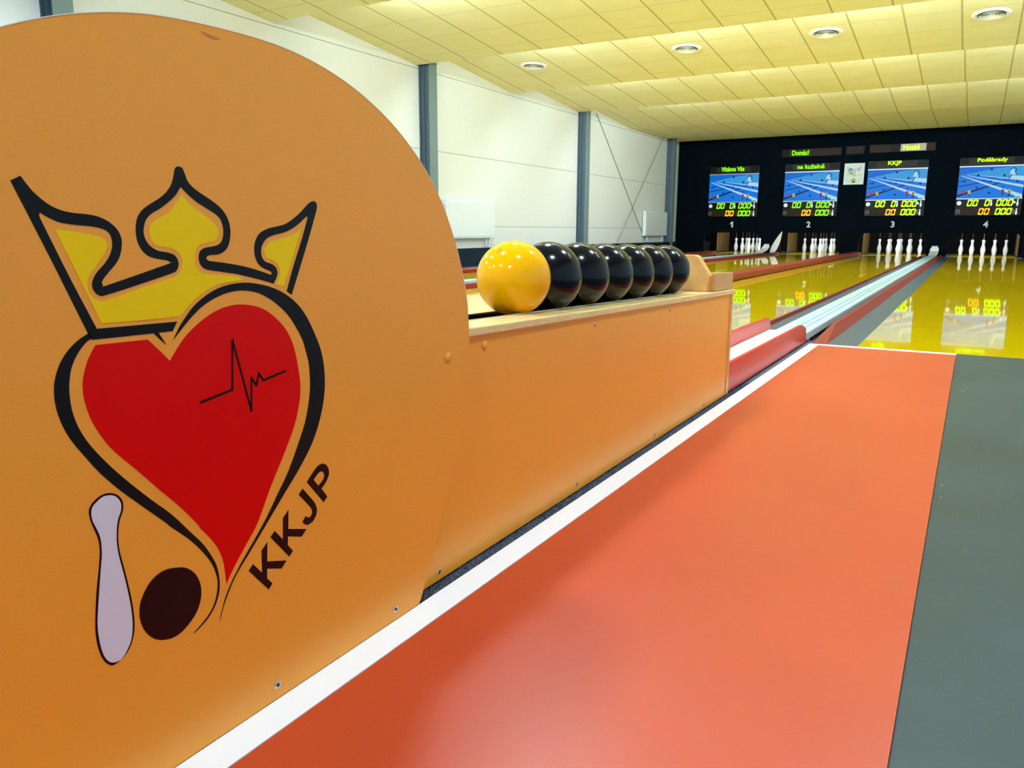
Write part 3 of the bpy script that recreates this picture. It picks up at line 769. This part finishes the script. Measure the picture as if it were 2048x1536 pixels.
def balls():
    R = .080
    def ball_mesh(name, mat):
        bm = bmesh.new(); bmesh.ops.create_uvsphere(bm, u_segments=96, v_segments=48, radius=R)
        me = bpy.data.meshes.new(name); bm.to_mesh(me); bm.free()
        for p in me.polygons: p.use_smooth = True
        me.materials.append(mat); return me
    def pos(k): return (-.849, 1.469 + .1602 * k, .497 - .0241 * .16 * k)
    o = bpy.data.objects.new('bowling_ball', ball_mesh('yellow_ball', M['ball_yellow'])); o.location = pos(0); COL.objects.link(o)
    tag(o, 'glossy yellow ball, nearest of the row on the ball return', 'ball', 'balls on the ball return')
    paths = [[(-4.8, -45.6, 65.5), (-6.1, -47.3, 64.2), (-8.6, -49.5, 62.2), (-10.0, -51.9, 60.1), (-9.9, -54.1, 58.1), (-8.1, -56.2, 56.4), (-6.7, -56.8, 55.9), (-5.8, -56.1, 56.7), (-4.3, -54.7, 58.2), (-2.5, -53.3, 59.6), (-1.9, -52.2, 60.6), (-2.8, -50.8, 61.8), (-4.1, -50.2, 62.1)],
             [(-3.4, -50.3, 62.1), (-2.4, -48.8, 63.3), (-0.7, -48.5, 63.6), (1.4, -49.8, 62.6), (2.4, -51.6, 61.1), (2.1, -53.5, 59.5), (0.0, -55.8, 57.3), (-2.1, -57.6, 55.5), (-3.3, -58.8, 54.1)],
             [(-5.9, -52.0, 60.5), (-5.6, -53.3, 59.4), (-4.1, -54.7, 58.2)], [(-5.7, -51.2, 61.2), (-4.3, -51.2, 61.3), (-2.1, -52.1, 60.7)]]
    m = MB()
    for p in paths:
        q = [Vector(a).normalized() * R for a in p]
        w = []
        for a, b in zip(q[:-1], q[1:]):
            w += [a, ((a + b) / 2).normalized() * R]
        w.append(q[-1]); m.tube(w, .00042, 6)
    mk = m.obj('maker_mark', M['ink'], o); mk['label'] = 'small dark looped mark'
    me = ball_mesh('black_ball', M['ball_black'])
    where = ['directly behind the yellow ball', 'second black ball behind the yellow one', 'third black ball behind the yellow one', 'fourth black ball behind the yellow one',
             'fifth black ball, next to last before the wooden stop', 'last of the row, against the wooden stop board']
    for k in range(6):
        o = bpy.data.objects.new('bowling_ball', me); o.location = pos(k + 1); COL.objects.link(o)
        tag(o, 'glossy black ball, ' + where[k] if k in (0, 5) else 'glossy ' + where[k], 'ball', 'balls on the ball return')
balls()

# ---------------------------------------------------------------- pins
def pins():
    prof = [(r_ * 1.13, z_) for r_, z_ in [(.031, 0), (.0335, .004), (.036, .03), (.045, .075), (.0505, .115), (.0515, .135), (.049, .165), (.041, .205), (.032, .240), (.0255, .272), (.0235, .295), (.0260, .318), (.0320, .345), (.0345, .362), (.0325, .382), (.0250, .395), (.012, .400), (.0, .4005)]]
    root = MB().lathe(prof[:-1], n=28).obj('ninepin', M['pin'], smooth=False)
    smooth_by_angle(root, 60)
    cord = MB().cyl((0, 0, .400), (0, 0, 1.30), .0042, 8).obj('cord', M['cord'], root)
    d = [(0, 0, 'front'), (-.25, .25, 'second row left'), (.25, .25, 'second row right'), (-.5, .5, 'middle row outer left'), (0, .5, 'centre'), (.5, .5, 'middle row outer right'),
         (-.25, .75, 'fourth row left'), (.25, .75, 'fourth row right'), (0, 1.0, 'rearmost')]
    first = True
    for i, cx in enumerate(LANE_X):
        for (a, b, w) in d:
            o = root if first else copy_tree(root); first = False
            o.location = (cx + a * 1.02, 23.95 + b, 0.0)
            tag(o, 'white ninepin on a cord, %s pin of lane %s' % (w, ['one', 'two', 'three', 'four'][i]), 'ninepin', 'ninepins of lane %d' % (i + 1))
pins()

def pit_parts():
    for i, cx in enumerate(LANE_X):
        for s in (-1, 1):
            ex = cx + s * .80
            if (s < 0 and i < 3) or (s > 0 and i == 3):
                e = empty('side_pad', (ex, 24.0, 0))
                tag(e, 'mustard brown padded side wall %s of the pins in lane %d' % ('left' if s < 0 else 'right', i + 1), 'side pad', 'padded side walls of the pin pits')
                off = [.73, .73, .78, .72][i]; xa, xb = (cx - off - .025, cx - off) if s < 0 else (cx + off, cx + off + .025)
                place(MB().box(xa, xb, 23.2, 24.5, .0, .56).obj('cushion', M['pad'], bevel=.015), e, e.location)
                place(MB().box(xa - .004, xb + .004, 23.19, 24.5, .562, .60).obj('top_edge', M['pad_edge']), e, e.location)
        # dark hood left of the opening
        o = MB().prism([(cx - .99, .0), (cx - .99, .30), (cx - .86, .30), (cx - .86, .0)], 'y', 22.15, 22.9).obj('machine_housing', M['grey_hood'])
        tag(o, 'dark machine housing just inside the pit opening of lane %d' % (i + 1), 'machine housing', 'machine housings in the pin pits')
        e = empty('pit_lamp', (cx, 22.6, 1.2))
        tag(e, 'hidden tube lamp above the pins of lane %d' % (i + 1), 'lamp', 'tube lamps over the pins')
        place(MB().box(cx - .62, cx + .62, 22.5, 22.7, 1.22, 1.30).obj('housing', M['grey_hood']), e, e.location)
        place(MB().cyl((cx - .6, 22.6, 1.19), (cx + .6, 22.6, 1.19), .02, 12).obj('tube', M['lamp_pit']), e, e.location)
pit_parts()

# ---------------------------------------------------------------- displays on the dark wall
def seven(x, z, w, h, sh=.18, t=None):
    """outline of a 0 built of six bars; returns list of polygons"""
    t = t or w * .26; g = t * .12
    def q(px, pz): return (x + px + pz * sh, z + pz)
    P_ = []
    def hbar(zc): P_.append([q(g + t * .2, zc), q(t * .6 + g, zc + t / 2), q(w - t * .6 - g, zc + t / 2), q(w - g - t * .2, zc), q(w - t * .6 - g, zc - t / 2), q(t * .6 + g, zc - t / 2)])
    def vbar(xc, z0, z1): P_.append([q(xc, z0 + g), q(xc + t / 2, z0 + t * .5), q(xc + t / 2, z1 - t * .5), q(xc, z1 - g), q(xc - t / 2, z1 - t * .5), q(xc - t / 2, z0 + t * .5)])
    hbar(t / 2); hbar(h - t / 2)
    vbar(t / 2, 0, h / 2); vbar(t / 2, h / 2, h); vbar(w - t / 2, 0, h / 2); vbar(w - t / 2, h / 2, h)
    return P_
def pinshape(x, z, h):
    pr = [(.10, 0), (.13, .2), (.15, .35), (.12, .5), (.07, .68), (.07, .76), (.11, .86), (.10, .95), (.05, 1.0)]
    return [(x + a * h, z + b * h) for a, b in pr] + [(x - a * h, z + b * h) for a, b in reversed(pr)]
def circle(x, z, r, n=20): return [(x + r * math.cos(2 * PI * k / n), z + r * math.sin(2 * PI * k / n)) for k in range(n)]

def displays():
    data = [('V\u00edt\u00e1me V\u00e1s', .63, .62, 'led_green'), ('na ku\u017eeln\u011b', .64, .66, 'led_green'), ('KKJP', .60, .30, 'led_lime'), ('Pod\u011bbrady', .66, .60, 'led_lime')]
    for i, cx0 in enumerate(LANE_X):
        cx = cx0 - .02
        txt, tx, tw, led = data[i]
        W, H = 1.345, 1.335; x0 = cx - W / 2; zt = 2.315; y = WALL_Y; yf = y - .06
        e = empty('score_display', (cx, y - .03, zt - H))
        tag(e, 'lit score display over lane %d, green banner reading %s' % (i + 1, txt), 'score display', 'score displays over the lanes')
        put = lambda o: place(o, e, e.location)
        k = 1.09e-3; kz = H / 1205
        zz = lambda py: zt - (py - 190) * kz
        put(MB().box(x0, x0 + W, yf, y - .001, zt - H, zt).obj('housing', M['frame'], bevel=.004))
        put(MB().box(x0 + .012, x0 + W - .012, yf - .003, yf + .001, zt - .150, zt - .012).obj('banner', M['banner']))
        put(MB().box(x0 + 180 * k, x0 + 1010 * k, yf - .005, yf - .001, zt - .148, zt - .022).obj('dot_matrix', M['banner_lit']))
        o = put(text_mesh('banner_text', txt, M[led], None, x0 + tx, zt - .132, yf - .010, width=tw, height=.118, bold=.018)); o['label'] = 'glowing green lettering'
        # picture
        polys = []
        def U(px, py):
            u = (px - (255 - .044 * (py - 375))) / 1188.; v = (py - (375 - .021 * (px - 255))) / 665.
            u = min(max(u, 0), 1); v = min(max(v, 0), 1)
            return (x0 + .012 + u * (W - .024), zz(372) - v * (zz(372) - zz(1040)))
        def poly(pts, mat): polys.append(([U(*p) for p in pts], mat))
        poly([(255, 375), (1445, 350), (1410, 1025), (225, 1050)], 'pic_blue')
        poly([(255, 375), (1445, 350), (1440, 380), (900, 420), (330, 545), (250, 545)], 'pic_deep')
        poly([(330, 545), (800, 440), (1000, 405), (1443, 365), (1436, 670), (800, 570)], 'pic_sky')
        for (a, b, w0, w1) in [((250, 690), (560, 620), 14, 6), ((250, 790), (700, 690), 18, 14), ((235, 985), (1010, 700), 46, 22), ((1080, 660), (1190, 635), 14, 12), ((650, 670), (900, 610), 10, 8), ((900, 610), (1100, 600), 8, 8), ((680, 665), (860, 690), 10, 10)]:
            poly([(a[0], a[1] - w0 / 2), (b[0], b[1] - w1 / 2), (b[0], b[1] + w1 / 2), (a[0], a[1] + w0 / 2)], 'pic_navy')
        for (a, b, w0, w1) in [((290, 562), (1410, 985), 12, 92), ((400, 560), (1425, 775), 8, 52), ((640, 560), (1432, 655), 6, 26)]:
            poly([(a[0], a[1] - w0 / 2), (b[0], b[1] - w1 / 2), (b[0], b[1] + w1 / 2), (a[0], a[1] + w0 / 2)], 'pic_white')
        poly([(1200, 560), (1435, 575), (1433, 640), (1180, 625)], 'pic_white')
        for (px, py, r) in [(840, 437, 24), (600, 555, 24), (1075, 560, 24), (350, 680, 22), (830, 682, 20), (1310, 675, 22), (585, 805, 20), (820, 915, 22), (1065, 790, 16), (1175, 965, 20), (455, 970, 14)]:
            polys.append(([U(px + r * math.cos(a * PI / 4), py + r * math.sin(a * PI / 4)) for a in range(8)], 'pic_navy'))
        # running figure with a letter R behind
        polys.append((stroke([U(1180, 440), U(1215, 405), U(1260, 410), U(1290, 450), U(1260, 490), U(1290, 550)], .014), 'pic_navy'))
        poly([(1190, 440), (1235, 430), (1245, 480), (1275, 530), (1250, 555), (1205, 530), (1165, 545), (1172, 490)], 'pic_white')
        polys.append(([U(1180 + 12 * math.cos(a * PI / 4), 440 + 12 * math.sin(a * PI / 4)) for a in range(8)], 'pic_navy'))
        polys.append((stroke([U(1205, 550), U(1180, 590), U(1145, 625)], .013), 'pic_navy'))
        for (px, py, c) in [(340, 900, 'pic_red'), (455, 895, 'pic_yellow')]:
            poly([(px - 27, py - 35), (px + 27, py - 35), (px + 27, py + 40), (px - 27, py + 40)], c)
        for (px, py, c) in [(1060, 890, 'pic_red'), (1180, 890, 'pic_yellow')]:
            poly([(px - 27, py - 50), (px + 27, py - 50), (px + 22, py + 35), (px - 22, py + 35)], c)
            poly([(px - 9, py - 22), (px + 9, py - 22), (px + 7, py + 80), (px - 7, py + 80)], 'pic_navy')
        poly([(1275, 985), (1300, 945), (1335, 985)], 'led_green')
        V, F, FM, mats, mi = [], [], [], [], {}
        for n_, (pts, mt) in enumerate(polys):
            if mt not in mi: mi[mt] = len(mats); mats.append(M[mt])
            tr = tessellate_polygon([[Vector((a, b, 0)) for a, b in pts]])
            nn = len(V); yy = yf - .003 - n_ * .00012
            V += [(a, yy, b) for a, b in pts]
            for t in tr: F.append(tuple(nn + q for q in t)); FM.append(mi[mt])
        put(mesh_obj('picture_panel', V, F, mats=mats, fmat=FM))
        put(MB().box(x0 + .004, x0 + W - .006, yf - .008, yf, zz(385), zz(366)).obj('trim_bar', M['trim_silver']))
        put(MB().box(x0 + .002, x0 + W - .008, yf - .008, yf, zz(1052), zz(1034)).obj('trim_bar', M['trim_silver']))
        put(MB().box(x0 + .01, x0 + W - .02, yf - .002, yf, zz(1385), zz(1215)).obj('timer_strip', M['banner_brown']))
        # digits
        yd = yf - .006
        def number(xs, pyb, pyt, mat, name):
            m = MB(); zb = zz(pyb); h = zz(pyt) - zb
            for px in xs:
                for pl_ in seven(x0 + px * k, zb, 92 * k, h): m.prism(pl_, 'y', yd - .003, yd + .004)
            o = put(m.obj(name, mat)); return o
        g = M[led]; go = M['led_orange']
        number([212, 318], 1198, 1062, g, 'digits'); number([540], 1198, 1062, g, 'digits'); number([755, 860, 965], 1198, 1062, g, 'digits')
        number([440, 548], 1378, 1242, go, 'digits')['label'] = 'glowing orange digits'
        number([750, 852, 955], 1378, 1242, g, 'digits')
        put(MB().prism(circle(x0 + 68 * k, zz(1132), .050), 'y', yd, yd + .006).obj('ball_icon', M['icon']))
        put(MB().prism(pinshape(x0 + 672 * k, zz(1195), .145), 'y', yd, yd + .006).obj('pin_icon', M['icon']))
        put(MB().prism(pinshape(x0 + 1150 * k, zz(1198), .150), 'y', yd, yd + .006).obj('pin_icon', M['icon']))
        put(MB().prism(circle(x0 + 1092 * k, zz(1125), .027, 10), 'y', yd, yd + .006).obj('ball_icon', M['icon']))
        put(MB().prism(pinshape(x0 + 1145 * k, zz(1380), .145), 'y', yd, yd + .006).obj('pin_icon', M['icon']))
        put(MB().prism(circle(x0 + 62 * k, zz(1310), .050), 'y', yd, yd + .005, [circle(x0 + 62 * k, zz(1310), .038)])
            .prism(stroke([(x0 + 62 * k, zz(1285)), (x0 + 62 * k, zz(1310)), (x0 + 78 * k, zz(1325))], .010), 'y', yd, yd + .005).obj('clock_icon', M['icon_grey']))
        put(MB().prism([(x0 + 1090 * k, zz(1255)), (x0 + 1120 * k, zz(1310)), (x0 + 1090 * k, zz(1365)), (x0 + 1060 * k, zz(1310))], 'y', yd, yd + .005,
                       [[(x0 + 1090 * k, zz(1280)), (x0 + 1106 * k, zz(1310)), (x0 + 1090 * k, zz(1340)), (x0 + 1074 * k, zz(1310))]]).obj('diamond_icon', M['icon_grey']))
        # lane number below
        if i == 0:
            n1 = [(-.055, .098), (-.012, .155), (.030, .155), (.030, 0), (-.012, 0), (-.012, .100), (-.052, .076)]
            o = MB().prism([(cx + a, .70 + b) for a, b in n1], 'y', y - .008, y).obj('lane_number', M['number'])
        else: o = text_mesh('lane_number', str(i + 1), M['number'], None, cx, .70, y - .008, height=.155, depth=.008, bold=.03)
        tag(o, 'white numeral %d fixed to the dark wall below its display' % (i + 1), 'number', 'lane numbers')
displays()

def top_boards():
    y = WALL_Y - .05
    def board(x0, x1, z0, z1, label, parts, text=None):
        e = empty('name_board', ((x0 + x1) / 2, WALL_Y - .02, z0))
        tag(e, label, 'name board', 'name boards above the score displays')
        place(MB().box(x0, x1, y, WALL_Y - .001, z0, z1).obj('housing', M['banner'], bevel=.004), e, e.location)
        for (a, b, mt) in parts: place(MB().box(a, b, y - .004, y + .001, z0 + .015, z1 - .015).obj('face_panel', M[mt]), e, e.location)
        if text:
            t, xc, w, mt = text
            o = place(text_mesh('board_text', t, M[mt], None, xc, z0 + .04, y - .010, width=w, height=.125, bold=.02), e, e.location)
            o['label'] = 'glowing green lettering'
    board(-4.60, -3.14, 2.49, 2.69, 'long dark name board with green word Dom\u00e1c\u00ed, above displays 1 and 2', [(-4.40, -3.86, 'banner_lit'), (-3.84, -3.17, 'banner_brown')], ('Dom\u00e1c\u00ed', -4.13, .42, 'led_green'))
    board(-3.04, -2.60, 2.50, 2.70, 'short dark unlit name board above the poster', [(-3.0, -2.64, 'banner_brown')])
    board(-2.50, -1.03, 2.51, 2.71, 'long dark name board with green word Host\u00e9, above display 3', [(-2.47, -2.02, 'banner_brown'), (-1.80, -1.24, 'banner_pale'), (-1.23, -1.06, 'banner_brown')], ('Host\u00e9', -1.56, .36, 'led_lime'))
    # poster with a winged emblem
    x0, x1, z0, z1 = -3.045, -2.575, 1.765, 2.285
    e = empty('poster', ((x0 + x1) / 2, WALL_Y - .01, z0))
    tag(e, 'small white poster with winged emblem between displays 2 and 3', 'poster')
    place(MB().box(x0, x1, WALL_Y - .016, WALL_Y - .001, z0, z1).obj('sheet', M['pale_poster']), e, e.location)
    def Q(px, py): 
        u = (px - (320 - .07 * (py - 190))) / 1010.; v = (py - 190) / 1170.
        return (x0 + u * (x1 - x0), z1 - v * (z1 - z0))
    polys = [([(430, 360), (560, 440), (720, 480), (735, 640), (690, 640), (620, 560), (560, 500)], 'p_teal'), ([(420, 480), (590, 520), (660, 610), (540, 560)], 'p_dark'), ([(430, 590), (580, 600), (690, 700), (520, 660)], 'p_teal'), ([(640, 690), (700, 700), (700, 800), (600, 840)], 'p_dark'),
             ([(460, 720), (640, 690), (620, 740), (500, 755)], 'p_gold'), ([(380, 780), (620, 760), (640, 900), (450, 900)], 'p_yel'),
             ([(900, 560), (940, 460), (1080, 430), (1180, 340), (1150, 480), (1080, 620), (1000, 650)], 'p_pink'), ([(940, 800), (1180, 740), (1180, 880), (1040, 940), (930, 900)], 'p_yel'),
             ([(760, 480), (880, 500), (870, 820), (720, 820), (740, 650)], 'p_grey'), ([(700, 850), (880, 850), (860, 900), (730, 900)], 'p_teal'),
             ([(540, 1120), (640, 1080), (640, 1230), (560, 1220)], 'p_yel'), ([(880, 1080), (960, 1120), (940, 1220), (860, 1230)], 'p_yel')]
    V, F, FM, mats, mi = [], [], [], [], {}
    allp = [([Q(*p) for p in a], b) for a, b in polys]
    c = Q(760, 1150); allp.append((circle(c[0], c[1] + .01, .052, 18), 'p_gold')); allp.append(([(c[0] - .05, c[1] - .012), (c[0] + .05, c[1] - .012), (c[0] + .034, c[1] - .042), (c[0], c[1] - .052), (c[0] - .034, c[1] - .042)], 'p_ball'))
    allp.append((stroke([Q(380, 1040), Q(460, 1150), Q(560, 1230)], .006), 'p_teal')); allp.append((stroke([Q(1170, 1010), Q(1060, 1130), Q(960, 1220)], .006), 'p_teal'))
    for n_, (pts, mt) in enumerate(allp):
        if mt not in mi: mi[mt] = len(mats); mats.append(M[mt])
        tr = tessellate_polygon([[Vector((a, b, 0)) for a, b in pts]]); nn = len(V)
        V += [(a, WALL_Y - .0165 - n_ * .0001, b) for a, b in pts]
        for t in tr: F.append(tuple(nn + q for q in t)); FM.append(mi[mt])
    place(mesh_obj('emblem', V, F, mats=mats, fmat=FM), e, e.location)
top_boards()

# ---------------------------------------------------------------- left wall: columns, bracing, radiators
def left_wall():
    tops = [3.00, 3.06, 3.06, 3.02]; 
    labs = ['grey steel column furthest back, just above the round orange panel', 'grey steel column rising behind the curve of the orange panel', 'grey steel column between the two radiators, right of it the bracing begins', 'grey steel column in the corner beside the dark wall']
    for i, y0 in enumerate([4.36, 9.95, 15.46, 21.01]):
        e = empty('steel_column', (-7.3, y0 + .1, 0))
        tag(e, labs[i], 'column', 'steel columns on the white wall')
        zt = [3.0, 3.03, 3.04, 3.05][i]; zb = .30 if i else -.012
        zb = -.012
        def put(o): return place(o, e, e.location)
        x1 = -7.20; xb = -7.35
        put(MB().box(x1 - .014, x1, y0, y0 + .19, zb, zt).obj('flange', M['column_front'])); put(MB().box(WALL_L, WALL_L + .014, y0, y0 + .19, .30, zt).obj('flange', M['column_shaded']))
        put(MB().box(WALL_L + .014, x1 - .014, y0 + .045, y0 + .055, .30, zt).obj('web', M['column_shaded']))
        put(MB().box(-7.318, -7.312, y0 + .004, y0 + .045, .30, zt).obj('fin', M['column_shaded']))
        for z in [2.95, 2.78, 2.1, 1.42, 1.30, .75]:
            put(MB().cyl((-7.318, y0 + .02, z), (-7.328, y0 + .02, z), .010, 8).obj('bolt', M['steel']))
        put(MB().box(-7.33, x1, y0 - .01, y0 + .20, zt - .012, zt + .0).obj('cap_plate', M['column_shaded']))
    # cross bracing
    for (a, b, lab) in [((-7.386, 16.35, 3.10), (-7.386, 19.62, .31), 'thin grey tie rod slanting down to the far radiator'), ((-7.362, 20.62, 3.03), (-7.362, 17.64, .31), 'thin grey tie rod slanting down away from the far column')]:
        tag(MB().cyl(a, b, .010, 10).obj('tie_rod', M['brace']), lab, 'tie rod', 'crossed tie rods')
    for (y0, y1, z0, z1, lab) in [(10.48, 11.95, .465, 1.072, 'white wall radiator partly hidden by the round orange panel'), (19.30, 20.93, .470, 1.082, 'small-looking white wall radiator beside the far corner column')]:
        e = empty('radiator', (-7.34, (y0 + y1) / 2, z0)); tag(e, lab, 'radiator', 'white radiators')
        def put(o): return place(o, e, e.location)
        put(MB().box(-7.372, -7.285, y0, y1, z0, z1).obj('body', M['radiator'], bevel=.010))
        put(MB().box(-7.284, -7.278, y0 + .03, y1 - .03, z0 + .03, z1 - .03).obj('front_plate', M['radiator'], bevel=.002))
        m = MB()
        for k in range(int((y1 - y0) / .04)): m.box(-7.365, -7.292, y0 + .02 + k * .04, y0 + .035 + k * .04, z1 - .002, z1 + .006)
        put(m.obj('top_grille', M['radiator']))
        put(MB().box(-7.396, -7.373, y0 + .2, y0 + .24, z0 + .1, z1 - .1).box(-7.396, -7.373, y1 - .24, y1 - .2, z0 + .1, z1 - .1).obj('bracket', M['pipe']))
        ps = [y1 - .12, y1 - .22] if y0 < 15 else [y0 + .24, y1 - .24]
        for yy in ps:
            put(MB().cyl((-7.33, yy, z0 + .004), (-7.33, yy, .36), .014, 10).tube([(-7.33, yy, .37), (-7.335, yy, .345), (-7.35, yy, .330), (-7.375, yy, .328)], .014, 8).obj('pipe', M['pipe']))
        put(MB().cyl((-7.33, y0 - .002, z1 - .07), (-7.33, y0 - .05, z1 - .07), .022, 12).obj('valve', M['pipe']))
left_wall()

# ---------------------------------------------------------------- ceiling fittings
def ceil_z(y):
    for (a, b) in zip(CEIL[:-1], CEIL[1:]):
        if a[0] <= y <= b[0]: return a[1] + (b[1] - a[1]) * (y - a[0]) / (b[0] - a[0]), math.atan2(b[1] - a[1], b[0] - a[0])
    return 2.90, 0.0
def ceiling_fittings():
    # round air outlets
    first = None
    labs = ['round ringed ceiling air outlet nearest the white wall', 'round ringed ceiling air outlet, second from the white wall', 'round ringed ceiling air outlet above lane 3, third from the white wall', 'round ringed ceiling air outlet at the top right corner']
    for k, x in enumerate([-6.25, -3.79, -1.94, -.10]):
        y = 11.42; z, sl = ceil_z(y)
        if first is None:
            e = empty('air_outlet', (x, y, z))
            smooth_by_angle(MB().lathe([(.150, 0), (.152, -.012), (.178, -.022), (.205, -.010), (.210, 0)], n=40, closed=True).obj('rim', M['vent'], e), 50)
            MB().lathe([(.151, -.001), (.151, -.002)], n=40).obj('backing', M['vent_dark'], e)
            for r in (.130, .103, .076, .049):
                smooth_by_angle(MB().lathe([(r, -.022), (r + .004, -.023), (r - .014, -.004), (r - .017, -.004)], n=36, closed=True).obj('ring', M['vent'], e), 50)
            MB().lathe([(.028, -.003), (.026, -.020), (.018, -.023)], n=24).obj('hub', M['vent'], e)
            first = e
        else: e = copy_tree(first)
        e.location = (x, y, z); e.rotation_euler = (sl, 0, 0)
        tag(e, labs[k], 'air outlet', 'round ceiling air outlets')
    # tube lamps tucked behind the low edge of each ceiling step
    first = None; names = ['first', 'second', 'third', 'fourth', 'fifth']; across = ['near the white wall', 'above lanes 1 and 2', 'above lanes 2 and 3', 'at the right side']
    for s, (y, z) in enumerate(LAMP_EDGES):
        for q, x in enumerate([-5.45, -3.45, -1.45, .55]):
            if first is None:
                e = empty('ceiling_lamp', (0, 0, 0))
                MB().cyl((-.58, 0, 0), (.58, 0, 0), .010, 12).obj('tube', M['lamp_long'], e)
                for sx in (-1, 1): MB().box(sx * .59 - .012, sx * .59 + .012, -.012, .012, -.012, .0165).obj('socket', M['lamp_rim'], e)
                first = e
            else: e = copy_tree(first)
            e.location = (x, y + .026, z + .029); e.rotation_euler = (0, 0, 0)
            tag(e, 'tube lamp tucked behind the %s ceiling step, %s' % (names[s], across[q]), 'ceiling lamp', 'tube lamps behind the ceiling steps')
    # round lamps over the approach
    first = None
    for yi, y in enumerate([-1.5, 1.05, 3.35]):
        for xi, x in enumerate([-5.7, -3.65, -1.8, 0.0]):
            if first is None:
                e = empty('downlight', (0, 0, 0))
                smooth_by_angle(MB().lathe([(.155, 0), (.157, -.012), (.180, -.014), (.190, 0)], n=36, closed=True).obj('rim', M['lamp_rim'], e), 50)
                MB().lathe([(.155, .0), (.155, -.008)], n=36).obj('glass', M['lamp'], e)
                first = e
            else: e = copy_tree(first)
            e.location = (x, y, 2.899)
            tag(e, 'round ceiling lamp over the approach, row %s, %s' % (['behind the camera', 'above the camera', 'before the foul line'][yi], ['next to the white wall', 'left of centre', 'above the ball return', 'above the orange mat'][xi]), 'ceiling lamp', 'round lamps over the approach')
ceiling_fittings()
